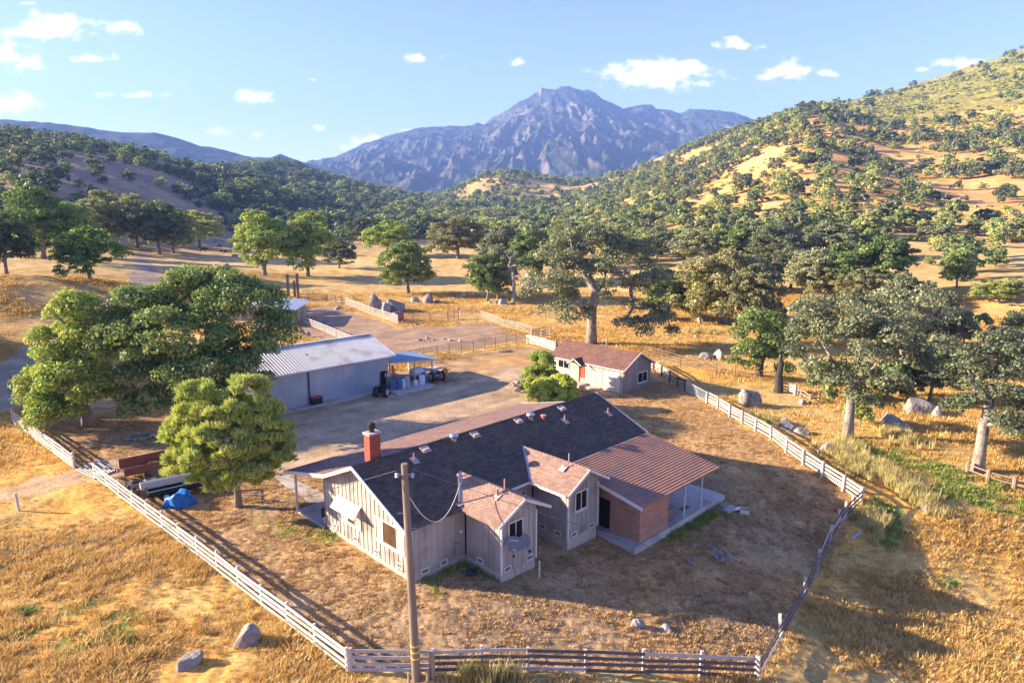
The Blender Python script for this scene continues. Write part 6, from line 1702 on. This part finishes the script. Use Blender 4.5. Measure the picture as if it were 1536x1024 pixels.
# spacing grows with distance, so that the far wood stays countable in faces
cell = np.where(cD < 500, 6.0, 7.2)
keep = rng.uniform(size=NC) < np.clip(den, 0, 1) * 1.0
keep &= ~((gxp < -10) & (cD < 360))
idx = np.nonzero(keep)[0]
idx = idx[np.argsort(cD[idx])]
seen = {}; sel = []
for i in idx:
    c = cell[i]; gx_, gy_ = int(math.floor(cx_[i] / c)), int(math.floor(cy_[i] / c))
    if (c, gx_, gy_) in seen: continue
    seen[(c, gx_, gy_)] = 1; sel.append(i)
sel = np.array(sel)
infr = (gxp[sel] > -20) & (gxp[sel] < 1556)
near_sel = [i for i, f in zip(sel, infr) if f][:215]
rest = np.array([i for i in sel if i not in set(near_sel)])
print('woodland', len(sel), 'individual', len(near_sel), 'farthest individual', cD[near_sel[-1]])
GL = {'left': ('dark oak in the shaded wood on the left hill', 'oaks on the left hill'),
      'mid': ('green oak packed in the valley wood beyond the meadow', 'oaks of the valley wood'),
      'right': ('grey green oak dotted on the golden right hill', 'oaks on the golden hill')}
for n_, i in enumerate(near_sel):
    zone = 'left' if gxp[i] < 480 else ('mid' if gxp[i] < 960 else 'right')
    lab, grp = GL[zone]
    key = ('smallA', 'smallB', 'smallC', 'bush')[int(rng.integers(0, 4 if zone == 'right' else 3))]
    if zone == 'mid' and key == 'smallC': key = 'smallA'
    s = float(np.clip(rng.lognormal(-.03, .28), .5, 1.6))
    plant(key, Vector((cx_[i], cy_[i], cz_[i] - .2)), (6.4 if zone == 'right' else 7.4) * s * (1.1 if key != 'bush' else .9), (6.0 if zone == 'right' else 7.0) * s * rng.uniform(.85, 1.15) * (.7 if key == 'bush' else 1), rng.uniform(0, 6.28), lab if key != 'bush' else 'low bushy oak dotted on the golden right hill', grp if key != 'bush' else 'bushes on the golden hill')

def gn_scatter(name, P, S, Rz, VI, sources, kind_label, tilt=None):
    """one object that scatters copies of the source meshes over its points"""
    me = bpy.data.meshes.new(name); me.vertices.add(len(P)); me.vertices.foreach_set('co', np.asarray(P, np.float32).ravel())
    for nm_, v, ty in (('sc', S, 'FLOAT'), ('rz', Rz, 'FLOAT'), ('vi', VI, 'INT')):
        a_ = me.attributes.new(nm_, ty, 'POINT'); a_.data.foreach_set('value', np.asarray(v, np.float32 if ty == 'FLOAT' else np.int32))
    o = bpy.data.objects.new(name, me); COL.objects.link(o)
    col_ = bpy.data.collections.new(name + '_source')
    for s_ in sources: col_.objects.link(s_)
    g = bpy.data.node_groups.new(name, 'GeometryNodeTree')
    g.interface.new_socket('Geometry', in_out='INPUT', socket_type='NodeSocketGeometry'); g.interface.new_socket('Geometry', in_out='OUTPUT', socket_type='NodeSocketGeometry')
    gi, go = g.nodes.new('NodeGroupInput'), g.nodes.new('NodeGroupOutput')
    ip = g.nodes.new('GeometryNodeInstanceOnPoints'); ci = g.nodes.new('GeometryNodeCollectionInfo')
    ci.inputs['Collection'].default_value = col_; ci.inputs['Separate Children'].default_value = True; ci.inputs['Reset Children'].default_value = True
    mp_ = g.nodes.new('GeometryNodeMeshToPoints')
    def na_(n, ty):
        q = g.nodes.new('GeometryNodeInputNamedAttribute'); q.data_type = ty; q.inputs['Name'].default_value = n
        return q.outputs['Attribute']
    cb = g.nodes.new('ShaderNodeCombineXYZ')
    g.links.new(na_('rz', 'FLOAT'), cb.inputs[2])
    g.links.new(gi.outputs[0], mp_.inputs[0]); g.links.new(mp_.outputs[0], ip.inputs['Points']); g.links.new(ci.outputs[0], ip.inputs['Instance'])
    ip.inputs['Pick Instance'].default_value = True
    g.links.new(na_('vi', 'INT'), ip.inputs['Instance Index']); g.links.new(cb.outputs[0], ip.inputs['Rotation']); g.links.new(na_('sc', 'FLOAT'), ip.inputs['Scale'])
    g.links.new(ip.outputs[0], go.inputs[0])
    md = o.modifiers.new('scatter', 'NODES'); md.node_group = g
    tag(o, kind_label, None, None, 'stuff')
    return o

def far_src(seed, lm, w, h, per, n=6, leaf=.75):
    rg = np.random.default_rng(seed); lob = oak_lobes(w, h, rg, n, .12)
    C, Rr = lobes_crown(lob, .55, rg, (w * .10, w * .16))
    V, Fq, tn = leaves(C, Rr, per, leaf, rg)
    me = mk('oak_source', V, Fq, LM[lm], None, tint=tn)
    COL.objects.unlink(me); return me
srcs = [far_src(301, 'far', 9, 7.5, 20), far_src(302, 'far', 8, 7, 20), far_src(303, 'fardk', 9, 7.5, 20), far_src(304, 'grey', 8, 6.5, 20), far_src(305, 'fardk', 8, 7, 20)]
# more of the same wood just outside the frame on the left: it shades the bank and the ranch road
xl = np.array([-68, -74, -82, -84, -78, -86, -95], float); yl = np.array([64, 74, 79, 88, 84, 70, 82], float)
P_ = np.stack([cx_[rest], cy_[rest], cz_[rest] - .3], 1)
gx2 = gxp[rest]
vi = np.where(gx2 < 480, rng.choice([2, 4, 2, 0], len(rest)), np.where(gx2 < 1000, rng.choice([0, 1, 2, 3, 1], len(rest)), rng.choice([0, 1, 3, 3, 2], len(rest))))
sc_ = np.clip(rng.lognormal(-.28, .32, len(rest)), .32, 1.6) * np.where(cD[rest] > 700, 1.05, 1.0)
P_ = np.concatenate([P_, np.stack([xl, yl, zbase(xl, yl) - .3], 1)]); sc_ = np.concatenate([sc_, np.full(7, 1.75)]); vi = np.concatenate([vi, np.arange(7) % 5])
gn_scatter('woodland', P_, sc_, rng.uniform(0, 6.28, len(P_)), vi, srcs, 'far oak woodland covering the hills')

# low brush on the upper slopes
NB = 34000
baz = rng.uniform(.14, .80, NB); bD = np.sqrt(rng.uniform(230 ** 2, 1300 ** 2, NB)); bx_, by_ = bD * np.sin(baz), bD * np.cos(baz); bz_ = zbase(bx_, by_)
qx, qy = proj(np.stack([bx_, by_, bz_], 1))
kb = inpoly(np.array([(1235, 170), (1300, 140), (1536, 60), (1900, 0), (1900, 200), (1536, 230), (1400, 225), (1300, 190)], float), qx, qy) & (rng.uniform(size=NB) < .40 + 1.2 * fbm(bx_ / 60., by_ / 60., 141, 3))
def brush_src(seed, lm, leaf, w, h, per):
    rg = np.random.default_rng(seed); C = np.stack([rg.normal(0, w * .22, 7), rg.normal(0, w * .22, 7), rg.uniform(.2, .6, 7) * h], 1); Rr = np.full((7, 3), w * .25); Rr[:, 2] = h * .4
    V, Fq, tn = leaves(C, Rr, per, leaf, rg); o = mk('brush_source', V, Fq, LM[lm], None, tint=tn); COL.objects.unlink(o); return o
kb |= inpoly(np.array([(930, 350), (1050, 260), (1200, 190), (1400, 205), (1900, 190), (1900, 400), (1400, 380), (1000, 380)], float), qx, qy) & (rng.uniform(size=NB) < .16 + .8 * fbm(bx_ / 45., by_ / 45., 143, 3))
gn_scatter('brush', np.stack([bx_[kb], by_[kb], bz_[kb]], 1), rng.uniform(.6, 1.5, kb.sum()), rng.uniform(0, 6.28, kb.sum()), rng.integers(0, 2, kb.sum()), [brush_src(311, 'olive', .5, 3.4, 1.3, 12), brush_src(312, 'lime', .5, 3, 1.0, 12)], 'low yellow green brush on the right hill')
# ================================================================== grass
def grassmat(name, stops):
    m = leafmat(name, stops, trans=.30, rnd=.30); return m
LM['dry'] = grassmat('dry_grass', [(0, (.36, .22, .06)), (.4, (.63, .41, .115)), (.75, (.75, .53, .19)), (1, (.80, .65, .34))])
LM['short'] = grassmat('short_dry_grass', [(0, (.28, .17, .07)), (.4, (.50, .325, .14)), (.75, (.63, .43, .19)), (1, (.70, .53, .28))])
LM['weed'] = grassmat('tall_weeds', [(0, (.30, .25, .08)), (.4, (.50, .43, .15)), (.75, (.64, .55, .24)), (1, (.72, .65, .36))])
LM['greeng'] = grassmat('green_grass', [(0, (.10, .16, .025)), (.4, (.21, .29, .05)), (.75, (.34, .39, .09)), (1, (.52, .48, .17))])
def tuft(seed, lm, n, h, spread, w, bend=.5):
    rg = np.random.default_rng(seed)
    a = rg.uniform(0, 2 * math.pi, n); r = np.sqrt(rg.uniform(0, 1, n)) * spread
    b0 = np.stack([np.cos(a) * r, np.sin(a) * r, np.full(n, -.03)], 1)
    hh = h * rg.uniform(.5, 1.15, n); a2 = a + rg.normal(0, .7, n); o = hh * bend * rg.uniform(.2, 1.0, n)
    tip = b0 + np.stack([np.cos(a2) * o, np.sin(a2) * o, hh], 1)
    mid = b0 + (tip - b0) * np.array([.35, .35, .6])
    s = np.stack([-np.sin(a2 + rg.normal(0, .8, n)), np.cos(a2), np.zeros(n)], 1) * (w / 2)
    V = np.stack([b0 - s, b0 + s, mid + s * .8, tip, mid - s * .8], 1).reshape(-1, 3)
    k = np.arange(n)[:, None] * 5
    Fq = np.concatenate([k + np.array([[0, 1, 2, 4]]), k + np.array([[4, 2, 3, 3]])], 0)
    # quads with a repeated vertex are not allowed: build triangles
    T = np.concatenate([k + np.array([[0, 1, 2]]), k + np.array([[0, 2, 4]]), k + np.array([[4, 2, 3]])], 0)
    tn = np.repeat(np.clip(.48 + rg.normal(0, .16, n), 0, 1), 5)
    ob = mk('tuft_source', V, T, LM[lm], None, tint=tn); COL.objects.unlink(ob); return ob

HOUSE_P = np.array([hw(x, y, 0)[:2] for x, y in ((-.2, 12.1), (-.2, -.1), (3.4, -.1), (3.4, -3), (11.6, -3), (11.7, -5.5), (22.4, -5.5), (22.4, 0), (20.2, 12.1))])
COT_P = np.array([cw(x, y)[:2] for x, y in ((-1.6, -.1), (5, -.1), (5, 9.8), (-1.6, 9.8))])
BARN_P = np.array([bw(x, y)[:2] for x, y in ((-5.1, -1), (10.4, -1), (10.4, -3.2), (15.4, -3.2), (18, 5.3), (11, 9.3), (-5.1, 9.3))])
def cand(n, d0, d1, a0=-.72, a1=.72):
    az = rng.uniform(a0, a1, n); D = np.sqrt(rng.uniform(d0 ** 2, d1 ** 2, n)); x, y = D * np.sin(az), D * np.cos(az)
    ok = ~(inpoly(HOUSE_P, x, y) | inpoly(COT_P, x, y) | inpoly(BARN_P, x, y))
    xx, yy_ = x + .5 * vn(x, y, 8), y + .5 * vn(x, y, 9)
    for Pp in (P_DRIVE, P_ROAD, P_ROADL, P_CORRAL): ok &= ~inpoly(Pp, xx, yy_)
    return x[ok], y[ok]
def scatter(name, x, y, smin, smax, sources, label, patch=None):
    z = zbase(x, y); n = len(x)
    s = rng.uniform(smin, smax, n)
    if patch is not None: s *= patch
    return gn_scatter(name, np.stack([x, y, z], 1), s, rng.uniform(0, 6.28, n), rng.integers(0, len(sources), n), sources, label)
# rough field outside the fences
x, y = cand(62000, 19, 62); ok = ~inpoly(P_YARD, x, y); x, y = x[ok], y[ok]
pn = fbm(x / 4.5, y / 4.5, 151, 3); mow = sstep(44, 50, np.hypot(x, y)) * sstep(-20, -28, x)
k = rng.uniform(size=len(x)) < np.clip(.62 + 1.3 * pn, .12, 1)
gl = inpoly(P_GREENL, x, y) | inpoly(P_GREEN1, x, y) | inpoly(P_GREEN2, x, y)
k &= ~(gl & (rng.uniform(size=len(x)) < .75))
x, y, pn, mow = x[k], y[k], pn[k], mow[k]
scatter('dry_grass', x, y, .7, 1.25, [tuft(1, 'dry', 34, .26, .22, .026, 1.1), tuft(2, 'dry', 34, .33, .22, .026, .9), tuft(3, 'dry', 30, .19, .28, .028, 1.5)], 'tall dry golden grass outside the fences', patch=.84 * np.clip(1 + 1.1 * pn, .4, 1.6) * (1 - .55 * mow))
# short cropped grass in the yard
x, y = cand(130000, 22, 75); ok = inpoly(P_YARD, x, y); x, y = x[ok], y[ok]
pn = fbm(x / 2.2, y / 2.2, 161, 3); k = rng.uniform(size=len(x)) < np.clip(.6 + 1.2 * pn, .05, 1); x, y = x[k], y[k]
scatter('short_grass', x, y, .7, 1.4, [tuft(11, 'short', 18, .10, .12, .026, 1.0), tuft(12, 'short', 20, .13, .13, .026, 1.0), tuft(13, 'short', 16, .085, .11, .028, 1.2)], 'cropped dry grass over the ranch yard')
# slopes and meadow
x, y = cand(70000, 58, 150); ok = ~inpoly(P_YARD, x, y); x, y = x[ok], y[ok]
pn = fbm(x / 7., y / 7., 171, 3); k = rng.uniform(size=len(x)) < np.clip(.55 + 1.3 * pn, .08, 1); x, y, pn = x[k], y[k], pn[k]
scatter('meadow_grass', x, y, .8, 1.4, [tuft(21, 'dry', 30, .24, .55, .042, 1.1), tuft(22, 'dry', 30, .30, .6, .042, .9), tuft(23, 'dry', 26, .18, .65, .045, 1.5)], 'dry meadow grass on the slopes beyond the yard', patch=np.clip(1 + .8 * pn, .5, 1.6))
# green strips
x, y = cand(60000, 24, 75); xx, yy_ = x + .8 * vn(x / 1.2, y / 1.2, 18), y + .8 * vn(x / 1.2, y / 1.2, 19)
k = ((inpoly(P_GREEN1, xx, yy_) | inpoly(P_GREEN2, xx, yy_) | inpoly(P_GREEN3, xx, yy_)) & (fbm(x / 1.3, y / 1.3, 81, 3) > -.02)) | (inpoly(P_GREENL, xx, yy_) & (fbm(x / 1.1, y / 1.1, 29, 2) > .12) & (rng.uniform(size=len(x)) < .5))
xs_, ys_ = [x[k]], [y[k]]
for (a_, b_, n_, w_) in (((985, 812), (1078, 766), 130, .3), ((462, 770), (505, 808), 80, .2), ((640, 872), (700, 838), 40, .2), ((700, 842), (748, 872), 60, .2), ((810, 838), (846, 822), 60, .3)):
    A2, B2 = at(*a_), at(*b_); t_ = rng.uniform(0, 1, n_); xs_.append(A2.x + (B2.x - A2.x) * t_ + rng.normal(0, w_, n_)); ys_.append(A2.y + (B2.y - A2.y) * t_ + rng.normal(0, w_, n_))
xs_, ys_ = np.concatenate(xs_), np.concatenate(ys_); ok = ~inpoly(HOUSE_P, xs_, ys_)
scatter('green_grass', xs_[ok], ys_[ok], .7, 1.3, [tuft(31, 'greeng', 26, .30, .25, .035, .7), tuft(32, 'greeng', 26, .24, .26, .035, .8)], 'green grass in the damp strips')
# tall pale weeds along the right fence
wx, wy = [], []
for (a_, b_, n_, sp_w) in (((1305, 700), (1408, 772), 240, .55), ((1262, 668), (1300, 700), 110, .7), ((1240, 675), (1262, 690), 60, .5), ((1130, 625), (1160, 640), 50, .6), ((1296, 770), (1312, 800), 70, .45), ((1330, 650), (1372, 668), 110, .7), ((695, 1016), (770, 1018), 46, .22), ((1275, 700), (1290, 715), 60, .5), ((1070, 498), (1020, 500), 60, 1.2), ((1030, 470), (1090, 480), 50, 1)):
    A2, B2 = at(*a_), at(*b_); t_ = rng.uniform(0, 1, n_); wx.append(A2.x + (B2.x - A2.x) * t_ + rng.normal(0, sp_w, n_)); wy.append(A2.y + (B2.y - A2.y) * t_ + rng.normal(0, sp_w, n_))
x, y = np.concatenate(wx), np.concatenate(wy)
scatter('tall_weeds', x, y, .65, 1.25, [tuft(41, 'weed', 26, 0.75, .16, .03, .4), tuft(42, 'weed', 30, 0.9, .18, .03, .45)], 'tall pale seeding weeds by the fences')
print('script done')
